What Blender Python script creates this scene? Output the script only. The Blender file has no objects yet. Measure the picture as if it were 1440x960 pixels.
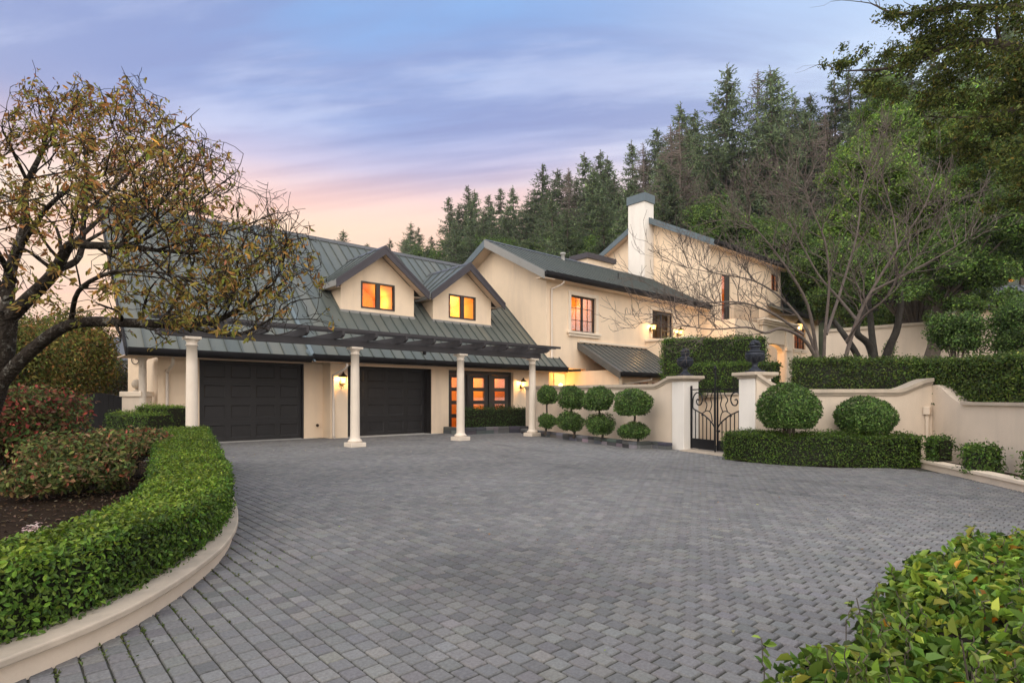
import bpy, math, random
import numpy as np
from mathutils import Vector, Matrix

random.seed(11)
rng = np.random.default_rng(11)
C = bpy.context.scene.collection
scene = bpy.context.scene

# ------------------------------------------------------------------ camera
EYE = 1.4
F = 808.6                       # focal length in photo pixels (1440 wide), horizon at row 560
FW = np.array([0.6651, 0.7468]); RT = np.array([0.7468, -0.6651])
cam_d = bpy.data.cameras.new('camera')
cam_d.lens = 36.0 * F / 1440.0
cam_d.sensor_width = 36.0
cam_d.shift_y = 80.0 / 1440.0
cam_d.clip_start = 0.05
cam_d.clip_end = 2000
cam = bpy.data.objects.new('camera', cam_d); C.objects.link(cam)
cam.location = (0, 0, EYE)
cam.rotation_euler = (math.radians(90), 0, -math.atan2(FW[0], FW[1]))
scene.camera = cam

# ------------------------------------------------------------------ sky, sun, exposure
world = bpy.data.worlds.new('World'); scene.world = world
world.use_nodes = True
nt = world.node_tree; nt.nodes.clear()
def N(t, tree=nt, **kw):
    n = tree.nodes.new(t)
    for k, v in kw.items(): setattr(n, k, v)
    return n
def ramp(node, stops, interp='LINEAR'):
    cr = node.color_ramp; cr.interpolation = interp
    while len(cr.elements) > 1: cr.elements.remove(cr.elements[0])
    cr.elements[0].position = stops[0][0]; cr.elements[0].color = (*stops[0][1], 1)
    for p, c in stops[1:]:
        e = cr.elements.new(p); e.color = (*c, 1)
L = nt.links.new
tc = N('ShaderNodeTexCoord')
sep = N('ShaderNodeSeparateXYZ'); L(tc.outputs['Generated'], sep.inputs[0])
def mth(op, a, b=None, c=None, tree=nt):
    n = tree.nodes.new('ShaderNodeMath'); n.operation = op
    for i, x in enumerate((a, b, c)):
        if x is None: continue
        if isinstance(x, (int, float)): n.inputs[i].default_value = x
        else: tree.links.new(x, n.inputs[i])
    return n.outputs[0]
def mixc(f, a, b, mode='MIX', tree=nt):
    n = tree.nodes.new('ShaderNodeMix'); n.data_type = 'RGBA'; n.blend_type = mode
    for s, x in ((0, f), (6, a), (7, b)):
        if isinstance(x, (int, float)): n.inputs[s].default_value = x
        elif isinstance(x, tuple): n.inputs[s].default_value = (*x, 1)
        else: tree.links.new(x, n.inputs[s])
    return n.outputs[2]
# wavy elevation so that the bands are not ruler straight
wn = N('ShaderNodeTexNoise'); wn.inputs['Scale'].default_value = 2.2; wn.inputs['Detail'].default_value = 3
L(tc.outputs['Generated'], wn.inputs['Vector'])
zel = mth('ADD', sep.outputs[2], mth('MULTIPLY', mth('SUBTRACT', wn.outputs[0], 0.5), 0.10))
r_sun = N('ShaderNodeValToRGB'); L(zel, r_sun.inputs[0])
ramp(r_sun, [(0.0, (.80, .42, .26)), (.20, (1.0, .76, .48)), (.275, (1.0, .73, .53)), (.325, (.95, .70, .66)),
             (.365, (.60, .56, .74)), (.43, (.36, .47, .77)), (.54, (.24, .44, .79)), (.7, (.36, .50, .82)), (1.0, (.62, .66, .80))])
r_far = N('ShaderNodeValToRGB'); L(zel, r_far.inputs[0])
ramp(r_far, [(0.0, (.92, .78, .70)), (.25, (.92, .82, .80)), (.34, (.80, .80, .88)), (.43, (.62, .74, .92)),
             (.55, (.42, .58, .86)), (.7, (.48, .60, .86)), (1.0, (.62, .66, .80))])
# azimuth: 1 towards the sunset
sx, sy = 0.45, 0.893
az = mth('ADD', mth('MULTIPLY', sep.outputs[0], sx), mth('MULTIPLY', sep.outputs[1], sy))
hz = mth('SQRT', mth('ADD', mth('MULTIPLY', sep.outputs[0], sep.outputs[0]), mth('ADD', mth('MULTIPLY', sep.outputs[1], sep.outputs[1]), 1e-4)))
azn = mth('DIVIDE', az, hz)
mr = N('ShaderNodeMapRange'); mr.interpolation_type = 'SMOOTHSTEP'
L(azn, mr.inputs[0]); mr.inputs[1].default_value = 0.79; mr.inputs[2].default_value = 0.985
base = mixc(mr.outputs[0], r_far.outputs[0], r_sun.outputs[0])
# cloud streaks on a high flat layer
zc = mth('ADD', mth('MAXIMUM', sep.outputs[2], 0.0), 0.12)
cx = mth('DIVIDE', sep.outputs[0], zc); cy = mth('DIVIDE', sep.outputs[1], zc)
comb = N('ShaderNodeCombineXYZ'); L(cx, comb.inputs[0]); L(cy, comb.inputs[1])
mr_ = N('ShaderNodeVectorRotate'); mr_.rotation_type = 'Z_AXIS'; L(comb.outputs[0], mr_.inputs['Vector']); mr_.inputs['Angle'].default_value = math.radians(41.7 + 9)
mp = N('ShaderNodeMapping'); L(mr_.outputs[0], mp.inputs[0])
mp.inputs['Scale'].default_value = (0.50, 1.9, 1)
mp.inputs['Location'].default_value = (4.3, 2.9, 0)
n1 = N('ShaderNodeTexNoise'); L(mp.outputs[0], n1.inputs['Vector'])
n1.inputs['Scale'].default_value = .92; n1.inputs['Detail'].default_value = 7; n1.inputs['Roughness'].default_value = .55
n1.inputs['Distortion'].default_value = .6
rc = N('ShaderNodeValToRGB'); L(n1.outputs[0], rc.inputs[0]); ramp(rc, [(.40, (0, 0, 0)), (.62, (1, 1, 1))], 'EASE')
hi = N('ShaderNodeMapRange'); hi.interpolation_type = 'SMOOTHSTEP'; L(sep.outputs[2], hi.inputs[0])
hi.inputs[1].default_value = .27; hi.inputs[2].default_value = .40
ccol = mixc(hi.outputs[0], (.97, .60, .50), (.255, .305, .56))
c1 = mixc(mth('MULTIPLY', rc.outputs[0], 0.78), base, ccol)
n2 = N('ShaderNodeTexNoise'); L(mp.outputs[0], n2.inputs['Vector'])
n2.inputs['Scale'].default_value = 1.7; n2.inputs['Detail'].default_value = 8; n2.inputs['Roughness'].default_value = .6
rc2 = N('ShaderNodeValToRGB'); L(n2.outputs[0], rc2.inputs[0]); ramp(rc2, [(.50, (0, 0, 0)), (.70, (1, 1, 1))], 'EASE')
ccol2 = mixc(hi.outputs[0], (1.0, .74, .60), (.66, .72, .92))
c2 = mixc(mth('MULTIPLY', rc2.outputs[0], 0.42), c1, ccol2)
# unseen sky overhead and behind the photographer, boosted and warmed to light the house
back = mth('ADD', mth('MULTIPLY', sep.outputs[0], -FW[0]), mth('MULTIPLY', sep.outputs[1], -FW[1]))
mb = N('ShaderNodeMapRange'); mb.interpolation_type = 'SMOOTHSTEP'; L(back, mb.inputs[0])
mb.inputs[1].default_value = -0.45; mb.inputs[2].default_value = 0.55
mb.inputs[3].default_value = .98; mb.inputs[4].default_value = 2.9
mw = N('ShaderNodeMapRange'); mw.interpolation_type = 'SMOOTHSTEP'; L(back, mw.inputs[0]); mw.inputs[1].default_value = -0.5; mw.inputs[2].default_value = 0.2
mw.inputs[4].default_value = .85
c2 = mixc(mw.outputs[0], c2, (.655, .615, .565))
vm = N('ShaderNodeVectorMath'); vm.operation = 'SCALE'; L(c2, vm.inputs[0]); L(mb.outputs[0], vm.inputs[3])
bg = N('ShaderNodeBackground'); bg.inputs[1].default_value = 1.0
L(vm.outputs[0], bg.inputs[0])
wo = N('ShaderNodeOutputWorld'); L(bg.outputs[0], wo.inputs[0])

sun_d = bpy.data.lights.new('sun', 'SUN'); sun_d.energy = 0.9; sun_d.angle = math.radians(35)
sun_d.color = (1.0, .90, .78)
sun = bpy.data.objects.new('sun', sun_d); C.objects.link(sun)
sdir = Vector((0.62, 0.30, -0.72))            # light travels this way: from the left, high, behind the photographer
sun.rotation_euler = sdir.to_track_quat('-Z', 'Y').to_euler()

scene.view_settings.view_transform = 'Standard'; scene.view_settings.look = 'None'
scene.view_settings.exposure = 0.22; scene.view_settings.gamma = 1.0
scene.view_settings.use_curve_mapping = False
scene.cycles.use_denoising = True
scene.cycles.max_bounces = 6; scene.cycles.diffuse_bounces = 3; scene.cycles.glossy_bounces = 3
scene.cycles.transparent_max_bounces = 12; scene.cycles.transmission_bounces = 4
scene.cycles.sample_clamp_indirect = 4.0
scene.cycles.caustics_reflective = False; scene.cycles.caustics_refractive = False

# ------------------------------------------------------------------ measuring helpers
def W(u, v, d):
    """world point seen at photo pixel (u, v), d metres ahead"""
    r = (u - 720.0) / F * d
    p = FW * d + RT * r
    return np.array([p[0], p[1], EYE - (v - 560.0) / F * d])
def DR(d, r, z=0.0):
    p = FW * d + RT * r
    return np.array([p[0], p[1], z])
def pix(P):
    d = P[0] * FW[0] + P[1] * FW[1]; r = P[0] * RT[0] + P[1] * RT[1]
    return 720 + F * r / d, 560 - F * (P[2] - EYE) / d, d

# ------------------------------------------------------------------ materials
def new_mat(name):
    m = bpy.data.materials.new(name); m.use_nodes = True
    t = m.node_tree; b = t.nodes['Principled BSDF']
    return m, t, b
def plain(name, col, rough=.6, metal=0.0, var=0.12, nscale=6.0, bump=0.0, bscale=60.0, spec=.5, stretch=None, stain=0.0, stain_col=None):
    """principled with large and small noise in colour, optional bump and stains"""
    m, t, b = new_mat(name); l = t.links.new
    tcn = t.nodes.new('ShaderNodeTexCoord')
    src = tcn.outputs['Object']
    if stretch:
        mpn = t.nodes.new('ShaderNodeMapping'); l(src, mpn.inputs[0]); mpn.inputs['Scale'].default_value = stretch; src2 = mpn.outputs[0]
    else: src2 = src
    a = t.nodes.new('ShaderNodeTexNoise'); a.inputs['Scale'].default_value = nscale; a.inputs['Detail'].default_value = 8
    a.inputs['Roughness'].default_value = .65
    l(src2, a.inputs['Vector'])
    r = t.nodes.new('ShaderNodeValToRGB')
    ramp(r, [(.25, tuple(c * (1 - var) for c in col)), (.75, tuple(min(1, c * (1 + var)) for c in col))])
    l(a.outputs[0], r.inputs[0]); outc = r.outputs[0]
    if stain:
        s = t.nodes.new('ShaderNodeTexNoise'); s.inputs['Scale'].default_value = 1.3; s.inputs['Detail'].default_value = 9
        mps = t.nodes.new('ShaderNodeMapping'); mps.inputs['Scale'].default_value = (2.0, 2.0, .28); l(src, mps.inputs[0]); l(mps.outputs[0], s.inputs['Vector'])
        rs = t.nodes.new('ShaderNodeValToRGB'); ramp(rs, [(.48, (0, 0, 0)), (.75, (1, 1, 1))]); l(s.outputs[0], rs.inputs[0])
        outc = mixc(mth('MULTIPLY', rs.outputs[0], stain, tree=t), outc, stain_col or tuple(c * .6 for c in col), tree=t)
    l(outc, b.inputs['Base Color'])
    b.inputs['Roughness'].default_value = rough; b.inputs['Metallic'].default_value = metal
    b.inputs['Specular IOR Level'].default_value = spec
    rr = t.nodes.new('ShaderNodeMapRange'); l(a.outputs[0], rr.inputs[0])
    rr.inputs[3].default_value = max(0, rough - .1); rr.inputs[4].default_value = min(1, rough + .1); l(rr.outputs[0], b.inputs['Roughness'])
    if bump:
        bn = t.nodes.new('ShaderNodeTexNoise'); bn.inputs['Scale'].default_value = bscale; bn.inputs['Detail'].default_value = 5
        l(src, bn.inputs['Vector'])
        bp = t.nodes.new('ShaderNodeBump'); bp.inputs['Strength'].default_value = bump; bp.inputs['Distance'].default_value = .01
        l(bn.outputs[0], bp.inputs['Height']); l(bp.outputs[0], b.inputs['Normal'])
    return m
def attr_mat(name, rough=.5, transl=0.0, bump=0.0, bscale=80, spec=.4, grain=0.0):
    """colour comes from the per-leaf / per-piece attribute 'col'"""
    m, t, b = new_mat(name); l = t.links.new
    at = t.nodes.new('ShaderNodeAttribute'); at.attribute_name = 'col'
    colo = at.outputs['Color']
    tcn = t.nodes.new('ShaderNodeTexCoord')
    if grain:
        g = t.nodes.new('ShaderNodeTexNoise'); g.inputs['Scale'].default_value = 55; g.inputs['Detail'].default_value = 6; g.inputs['Roughness'].default_value = .7
        l(tcn.outputs['Object'], g.inputs['Vector'])
        mrn = t.nodes.new('ShaderNodeMapRange'); l(g.outputs[0], mrn.inputs[0]); mrn.inputs[1].default_value = .25; mrn.inputs[2].default_value = .75
        mrn.inputs[3].default_value = 1 - grain; mrn.inputs[4].default_value = 1 + grain
        v = t.nodes.new('ShaderNodeVectorMath'); v.operation = 'SCALE'; l(colo, v.inputs[0]); l(mrn.outputs[0], v.inputs[3]); colo = v.outputs[0]
    l(colo, b.inputs['Base Color']); b.inputs['Roughness'].default_value = rough
    b.inputs['Specular IOR Level'].default_value = spec
    if bump:
        bn = t.nodes.new('ShaderNodeTexNoise'); bn.inputs['Scale'].default_value = bscale; bn.inputs['Detail'].default_value = 6
        l(tcn.outputs['Object'], bn.inputs['Vector'])
        bp = t.nodes.new('ShaderNodeBump'); bp.inputs['Strength'].default_value = bump; bp.inputs['Distance'].default_value = .006
        l(bn.outputs[0], bp.inputs['Height']); l(bp.outputs[0], b.inputs['Normal'])
    if transl:
        tr = t.nodes.new('ShaderNodeBsdfTranslucent'); l(colo, tr.inputs[0])
        mx = t.nodes.new('ShaderNodeMixShader'); mx.inputs[0].default_value = transl
        l(b.outputs[0], mx.inputs[1]); l(tr.outputs[0], mx.inputs[2])
        l(mx.outputs[0], t.nodes['Material Output'].inputs[0])
    return m
def roof_mat(name, axis):
    """standing-seam sheet: every pan weathered a little differently"""
    m, t, b = new_mat(name); l = t.links.new
    tcn = t.nodes.new('ShaderNodeTexCoord'); s = t.nodes.new('ShaderNodeSeparateXYZ'); l(tcn.outputs['Object'], s.inputs[0])
    pan = mth('FLOOR', mth('DIVIDE', s.outputs[axis], .43, tree=t), tree=t)
    wn_ = t.nodes.new('ShaderNodeTexWhiteNoise'); wn_.noise_dimensions = '1D'; l(pan, wn_.inputs['W'])
    n = t.nodes.new('ShaderNodeTexNoise'); n.inputs['Scale'].default_value = 1.1; n.inputs['Detail'].default_value = 9; n.inputs['Roughness'].default_value = .7
    mpn = t.nodes.new('ShaderNodeMapping'); mpn.inputs['Scale'].default_value = (2.2, .7, .7) if axis == 0 else (.7, 2.2, .7)
    l(tcn.outputs['Object'], mpn.inputs[0]); l(mpn.outputs[0], n.inputs['Vector'])
    f = mth('ADD', mth('MULTIPLY', wn_.outputs[0], .42, tree=t), mth('MULTIPLY', n.outputs[0], .75, tree=t), tree=t)
    r = t.nodes.new('ShaderNodeValToRGB')
    ramp(r, [(.2, (.080, .098, .094)), (.5, (.108, .124, .114)), (.72, (.136, .144, .124)), (.95, (.160, .156, .128))])
    l(f, r.inputs[0]); l(r.outputs[0], b.inputs['Base Color'])
    b.inputs['Metallic'].default_value = .25; b.inputs['Roughness'].default_value = .42
    rr = t.nodes.new('ShaderNodeMapRange'); l(n.outputs[0], rr.inputs[0]); rr.inputs[3].default_value = .33; rr.inputs[4].default_value = .55
    l(rr.outputs[0], b.inputs['Roughness'])
    bn = t.nodes.new('ShaderNodeTexNoise'); bn.inputs['Scale'].default_value = 2.5; bn.inputs['Detail'].default_value = 2
    l(tcn.outputs['Object'], bn.inputs['Vector'])
    bp = t.nodes.new('ShaderNodeBump'); bp.inputs['Strength'].default_value = .12; bp.inputs['Distance'].default_value = .03
    l(bn.outputs[0], bp.inputs['Height']); l(bp.outputs[0], b.inputs['Normal'])
    return m
def glow(name, col, strength, clear=0.0):
    m, t, b = new_mat(name)
    e = t.nodes.new('ShaderNodeEmission'); e.inputs[0].default_value = (*col, 1); e.inputs[1].default_value = strength
    out = t.nodes['Material Output']
    if clear:
        tr = t.nodes.new('ShaderNodeBsdfTransparent'); mx = t.nodes.new('ShaderNodeMixShader'); mx.inputs[0].default_value = clear
        t.links.new(e.outputs[0], mx.inputs[1]); t.links.new(tr.outputs[0], mx.inputs[2]); t.links.new(mx.outputs[0], out.inputs[0])
    else: t.links.new(e.outputs[0], out.inputs[0])
    return m
def glass_mat(name, tint=(1, 1, 1), refl=.10):
    m, t, b = new_mat(name); l = t.links.new
    tr = t.nodes.new('ShaderNodeBsdfTransparent'); tr.inputs[0].default_value = (*tint, 1)
    gl = t.nodes.new('ShaderNodeBsdfGlossy'); gl.inputs['Roughness'].default_value = .03
    fr = t.nodes.new('ShaderNodeFresnel'); fr.inputs[0].default_value = 1.5
    mx = t.nodes.new('ShaderNodeMixShader')
    l(mth('MINIMUM', mth('ADD', mth('MULTIPLY', fr.outputs[0], .42, tree=t), refl * .05, tree=t), .8, tree=t), mx.inputs[0])
    l(tr.outputs[0], mx.inputs[1]); l(gl.outputs[0], mx.inputs[2]); l(mx.outputs[0], t.nodes['Material Output'].inputs[0])
    return m

M = {}
M['stucco'] = plain('stucco', (.83, .66, .48), .88, var=.05, nscale=1.6, bump=.35, bscale=45, stain=.42, stain_col=(.60, .48, .37))
M['stucco_light'] = plain('stucco_light', (.80, .755, .69), .88, var=.05, nscale=1.6, bump=.35, bscale=45, stain=.30, stain_col=(.47, .43, .38))
M['stucco_wall'] = plain('stucco_wall', (.70, .585, .465), .9, var=.06, nscale=1.4, bump=.4, bscale=40, stain=.34, stain_col=(.44, .38, .31))
M['coping'] = plain('coping', (.50, .42, .33), .85, var=.12, nscale=5, bump=.35, bscale=30, stain=.55, stain_col=(.27, .24, .20))
M['trim'] = plain('trim', (.78, .66, .52), .75, var=.05, nscale=3, bump=.1, stain=.12)
M['column'] = plain('column', (.73, .635, .525), .65, var=.05, nscale=3, bump=.08, stain=.18, stain_col=(.50, .45, .39))
M['soffit'] = plain('soffit', (.68, .53, .40), .85, var=.06)
M['dark_trim'] = plain('dark_trim', (.040, .034, .042), .5, var=.2, nscale=4, bump=.1)
M['gutter'] = plain('gutter', (.013, .012, .013), .55, var=.25, nscale=5, spec=.2)
M['rake_grey'] = plain('rake_grey', (.25, .245, .23), .7, var=.08, nscale=3, stain=.2)
M['rake_blue'] = plain('rake_blue', (.10, .135, .155), .45, metal=.2, var=.15, nscale=3)
M['garage_door'] = plain('garage_door', (.025, .0235, .024), .45, var=.2, nscale=3, bump=.04, bscale=120, spec=.28)
M['frame_dark'] = plain('frame_dark', (.030, .025, .022), .45, var=.15)
M['iron'] = plain('iron', (.012, .013, .016), .42, metal=.5, var=.2, nscale=20)
M['urn'] = plain('urn', (.030, .036, .050), .5, metal=.4, var=.35, nscale=12, bump=.3, bscale=40)
M['bronze'] = plain('bronze', (.055, .035, .018), .4, metal=.8, var=.2)
M['wood_dark'] = plain('wood_dark', (.034, .031, .034), .65, var=.3, nscale=5, bump=.25, bscale=25, stretch=(.4, 4, 4))
M['roof_x'] = roof_mat('roof_x', 0); M['roof_y'] = roof_mat('roof_y', 1)
M['roof_dark'] = plain('roof_dark', (.105, .105, .100), .4, metal=.3, var=.2, nscale=2)
M['glass'] = glass_mat('glass', (1, 1, 1))
M['glass_smoky'] = glass_mat('glass_smoky', (.9, .85, .8))
M['white_metal'] = plain('white_metal', (.66, .57, .48), .5, var=.05)
M['concrete'] = plain('concrete', (.42, .41, .39), .9, var=.12, nscale=9, bump=.2)
M['stone_dark'] = attr_mat('stone_dark', .85, bump=.6, bscale=30, grain=.25)
M['paver'] = attr_mat('paver', .85, bump=.7, bscale=80, spec=.18, grain=.32)
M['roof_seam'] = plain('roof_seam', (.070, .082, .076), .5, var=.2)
M['joint'] = plain('joint', (.040, .040, .031), .95, var=.5, nscale=25, bump=.3)
M['soil'] = plain('soil', (.026, .017, .011), .95, var=.55, nscale=18, bump=.9, bscale=25, spec=.05)
M['ground'] = plain('ground', (.075, .070, .045), .95, var=.4, nscale=2, bump=.5, bscale=8)
M['forest_floor'] = plain('forest_floor', (.050, .058, .028), .95, var=.5, nscale=.4, bump=.8, bscale=2)
M['leaf'] = attr_mat('leaf', .48, transl=.28, spec=.32)
M['leaf_matte'] = attr_mat('leaf_matte', .75, transl=.28, spec=.12)
M['needles'] = attr_mat('needles', .85, transl=.38, spec=.08)
M['bark_dark'] = plain('bark_dark', (.030, .026, .022), .95, var=.5, nscale=9, bump=1.0, bscale=22, stain=.32, stain_col=(.15, .15, .135), spec=.15)
def bark(name, col, lichen, amount, nscale=9):
    m, t, b = new_mat(name); l = t.links.new
    tcn = t.nodes.new('ShaderNodeTexCoord')
    a = t.nodes.new('ShaderNodeTexNoise'); a.inputs['Scale'].default_value = nscale; a.inputs['Detail'].default_value = 9; a.inputs['Roughness'].default_value = .7
    l(tcn.outputs['Object'], a.inputs['Vector'])
    r_ = t.nodes.new('ShaderNodeValToRGB'); ramp(r_, [(.3, tuple(c * .45 for c in col)), (.7, tuple(c * 1.5 for c in col))]); l(a.outputs[0], r_.inputs[0])
    li = t.nodes.new('ShaderNodeTexNoise'); li.inputs['Scale'].default_value = 7.5; li.inputs['Detail'].default_value = 10; li.inputs['Roughness'].default_value = .75
    l(tcn.outputs['Object'], li.inputs['Vector'])
    rl = t.nodes.new('ShaderNodeValToRGB'); ramp(rl, [(.54, (0, 0, 0)), (.62, (1, 1, 1))]); l(li.outputs[0], rl.inputs[0])
    c_ = mixc(mth('MULTIPLY', rl.outputs[0], amount, tree=t), r_.outputs[0], lichen, tree=t); l(c_, b.inputs['Base Color'])
    b.inputs['Roughness'].default_value = .95; b.inputs['Specular IOR Level'].default_value = .12
    v = t.nodes.new('ShaderNodeTexVoronoi'); v.inputs['Scale'].default_value = 26; l(tcn.outputs['Object'], v.inputs['Vector'])
    bp = t.nodes.new('ShaderNodeBump'); bp.inputs['Strength'].default_value = 1.0; bp.inputs['Distance'].default_value = .03
    l(mth('ADD', mth('MULTIPLY', v.outputs[0], .7, tree=t), a.outputs[0], tree=t), bp.inputs['Height']); l(bp.outputs[0], b.inputs['Normal'])
    return m
M['bark_lichen'] = bark('bark_lichen', (.036, .029, .023), (.23, .225, .195), .75)
M['bark_grey'] = plain('bark_grey', (.125, .100, .085), .9, var=.4, nscale=10, bump=.5, bscale=30)
M['bark_brown'] = plain('bark_brown', (.085, .068, .052), .9, var=.4, nscale=7, bump=.7, bscale=18)
M['room_wall'] = plain('room_wall', (.68, .34, .085), .8, var=.1)
M['room_dark'] = plain('room_dark', (.20, .10, .05), .7, var=.3)
M['room_cream'] = plain('room_cream', (.74, .42, .14), .8, var=.08)
M['bulb'] = glow('bulb', (1.0, .62, .22), 14.0)
M['lamp_glass'] = glow('lamp_glass', (1.0, .56, .16), 4.0, clear=.45)
# ------------------------------------------------------------------ mesh builder
class G:
    def __init__(s): s.V = []; s.L = []; s.T = []; s.MI = []; s.COL = []; s.n = 0
    def add(s, V, faces, col=None, mi=0):
        V = np.asarray(V, float).reshape(-1, 3)
        if isinstance(faces, np.ndarray):
            s.L.append((faces + s.n).ravel()); s.T.append(np.full(len(faces), faces.shape[1])); s.MI.append(np.full(len(faces), mi))
        else:
            s.L.append(np.array([i + s.n for f in faces for i in f])); s.T.append(np.array([len(f) for f in faces])); s.MI.append(np.full(len(faces), mi))
        s.V.append(V); s.n += len(V)
        if col is None: col = (.5, .5, .5)
        col = np.asarray(col, float)
        if col.ndim == 1: col = np.tile(col, (len(V), 1))
        s.COL.append(col)
        return s
    def hexa(s, p, mi=0, col=None):        # p: bottom 0-3 (ccw from above), top 4-7
        return s.add(p, [(3, 2, 1, 0), (4, 5, 6, 7), (0, 1, 5, 4), (1, 2, 6, 5), (2, 3, 7, 6), (3, 0, 4, 7)], col, mi)
    def box(s, x0, x1, y0, y1, z0, z1, mi=0, col=None):
        x0, x1 = min(x0, x1), max(x0, x1); y0, y1 = min(y0, y1), max(y0, y1); z0, z1 = min(z0, z1), max(z0, z1)
        return s.hexa([(x0, y0, z0), (x1, y0, z0), (x1, y1, z0), (x0, y1, z0), (x0, y0, z1), (x1, y0, z1), (x1, y1, z1), (x0, y1, z1)], mi, col)
    def quad(s, a, b, c, d, mi=0, col=None): return s.add([a, b, c, d], [(0, 1, 2, 3)], col, mi)
    def poly(s, pts, mi=0, col=None): return s.add(pts, [tuple(range(len(pts)))], col, mi)
    def prism(s, pts, vec, mi=0):          # pts polygon extruded along vec
        n = len(pts); a = np.array(pts, float); b = a + np.array(vec, float)
        f = [tuple(range(n))[::-1], tuple(range(n, 2 * n))] + [(i, (i + 1) % n, n + (i + 1) % n, n + i) for i in range(n)]
        return s.add(np.vstack([a, b]), f, None, mi)
    def tube(s, pts, rad, n=6, mi=0, col=None, cap=True):
        P = np.asarray(pts, float); k = len(P)
        R = np.full(k, rad, float) if np.isscalar(rad) else np.asarray(rad, float)
        T = np.gradient(P, axis=0); T /= np.linalg.norm(T, axis=1)[:, None] + 1e-9
        ref = np.array([0, 0, 1.0]) if abs(T[:, 2]).mean() < .8 else np.array([1.0, 0.13, 0])
        A = np.cross(T, ref); A /= np.linalg.norm(A, axis=1)[:, None] + 1e-9
        if n >= 6:
            a = A[0]
            for q in range(k):
                a = a - T[q] * (a @ T[q]); a = a / (np.linalg.norm(a) + 1e-9); A[q] = a
        B = np.cross(T, A)
        th = np.linspace(0, 2 * np.pi, n, endpoint=False)
        V = P[:, None, :] + R[:, None, None] * (np.cos(th)[None, :, None] * A[:, None, :] + np.sin(th)[None, :, None] * B[:, None, :])
        i = np.arange(k - 1)[:, None] * n; j = np.arange(n)[None, :]; j2 = (j + 1) % n
        fq = np.stack([i + j, i + j2, i + n + j2, i + n + j], -1).reshape(-1, 4)
        s.add(V.reshape(-1, 3), fq, col, mi)
        if cap and n <= 24:
            m = s.n - k * n
            s.L.append(np.arange(m, m + n)); s.T.append(np.array([n])); s.MI.append(np.array([mi]))
            s.L.append(np.arange(m + (k - 1) * n, m + k * n)[::-1]); s.T.append(np.array([n])); s.MI.append(np.array([mi]))
        return s
    def lathe(s, prof, c=(0, 0, 0), n=20, mi=0, sq=None):
        prof = np.array(prof, float); th = np.linspace(0, 2 * np.pi, n, endpoint=False)
        V = np.stack([prof[:, 0][:, None] * np.cos(th), prof[:, 0][:, None] * np.sin(th), np.repeat(prof[:, 1][:, None], n, 1)], -1) + np.array(c)
        k = len(prof); i = np.arange(k - 1)[:, None] * n; j = np.arange(n)[None, :]; j2 = (j + 1) % n
        s.add(V.reshape(-1, 3), np.stack([i + j, i + j2, i + n + j2, i + n + j], -1).reshape(-1, 4), None, mi)
        return s
    def build(s, name, mats, parent=None, smooth=False, bevel=0.0, link=True):
        me = bpy.data.meshes.new(name)
        V = np.vstack(s.V); Lp = np.concatenate(s.L).astype(np.int32); T = np.concatenate(s.T).astype(np.int32)
        me.vertices.add(len(V)); me.vertices.foreach_set('co', V.astype(np.float32).ravel())
        me.loops.add(len(Lp)); me.loops.foreach_set('vertex_index', Lp)
        me.polygons.add(len(T)); st = np.zeros(len(T), np.int32); st[1:] = np.cumsum(T)[:-1]
        me.polygons.foreach_set('loop_start', st); me.polygons.foreach_set('loop_total', T)
        me.polygons.foreach_set('material_index', np.concatenate(s.MI).astype(np.int32))
        me.polygons.foreach_set('use_smooth', np.full(len(T), bool(smooth)))
        at = me.attributes.new('col', 'FLOAT_COLOR', 'POINT')
        c4 = np.ones((len(V), 4), np.float32); c4[:, :3] = np.vstack(s.COL); at.data.foreach_set('color', c4.ravel())
        if not isinstance(mats, (list, tuple)): mats = [mats]
        for m in mats: me.materials.append(m)
        me.update(calc_edges=True); me.validate()
        o = bpy.data.objects.new(name, me); C.objects.link(o)
        if parent is not None:
            o.parent = parent
            o.matrix_parent_inverse = BASE.get(parent.name, Matrix.Identity(4)).inverted()
        if bevel:
            b = o.modifiers.new('edge', 'BEVEL'); b.width = bevel; b.segments = 2; b.limit_method = 'ANGLE'; b.angle_limit = math.radians(40)
        return o
BASE = {}      # world matrix of things whose children are written in world coordinates

def thing(name, label, cat, loc=(0, 0, 0), rotz=0.0, group=None, world_children=False):
    o = bpy.data.objects.new(name, None); C.objects.link(o)
    o.empty_display_size = .2
    o.location = tuple(float(x) for x in loc); o.rotation_euler = (0, 0, rotz)
    o['label'] = label; o['category'] = cat
    if group: o['group'] = group
    if world_children: BASE[o.name] = Matrix.Translation(Vector(o.location)) @ Matrix.Rotation(rotz, 4, 'Z')
    return o
def tag(o, label, cat, group=None, kind=None):
    o['label'] = label; o['category'] = cat
    if group: o['group'] = group
    if kind: o['kind'] = kind
    return o
def struct(o, label=None, kind='structure'):
    o['kind'] = kind
    if label: o['label'] = label
    return o
def copy_tree(o, parent=None):
    c = o.copy(); C.objects.link(c)
    if parent is not None: c.parent = parent
    for ch in list(o.children): copy_tree(ch, c)
    return c
def lamp(name, loc, energy, col=(1, .6, .25), size=.06, parent=None):
    d = bpy.data.lights.new(name, 'POINT'); d.energy = energy; d.color = col; d.shadow_soft_size = size
    o = bpy.data.objects.new(name, d); C.objects.link(o); o.location = tuple(float(x) for x in loc)
    if parent is not None:
        o.parent = parent; o.matrix_parent_inverse = BASE.get(parent.name, Matrix.Identity(4)).inverted()
    return o

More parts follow.
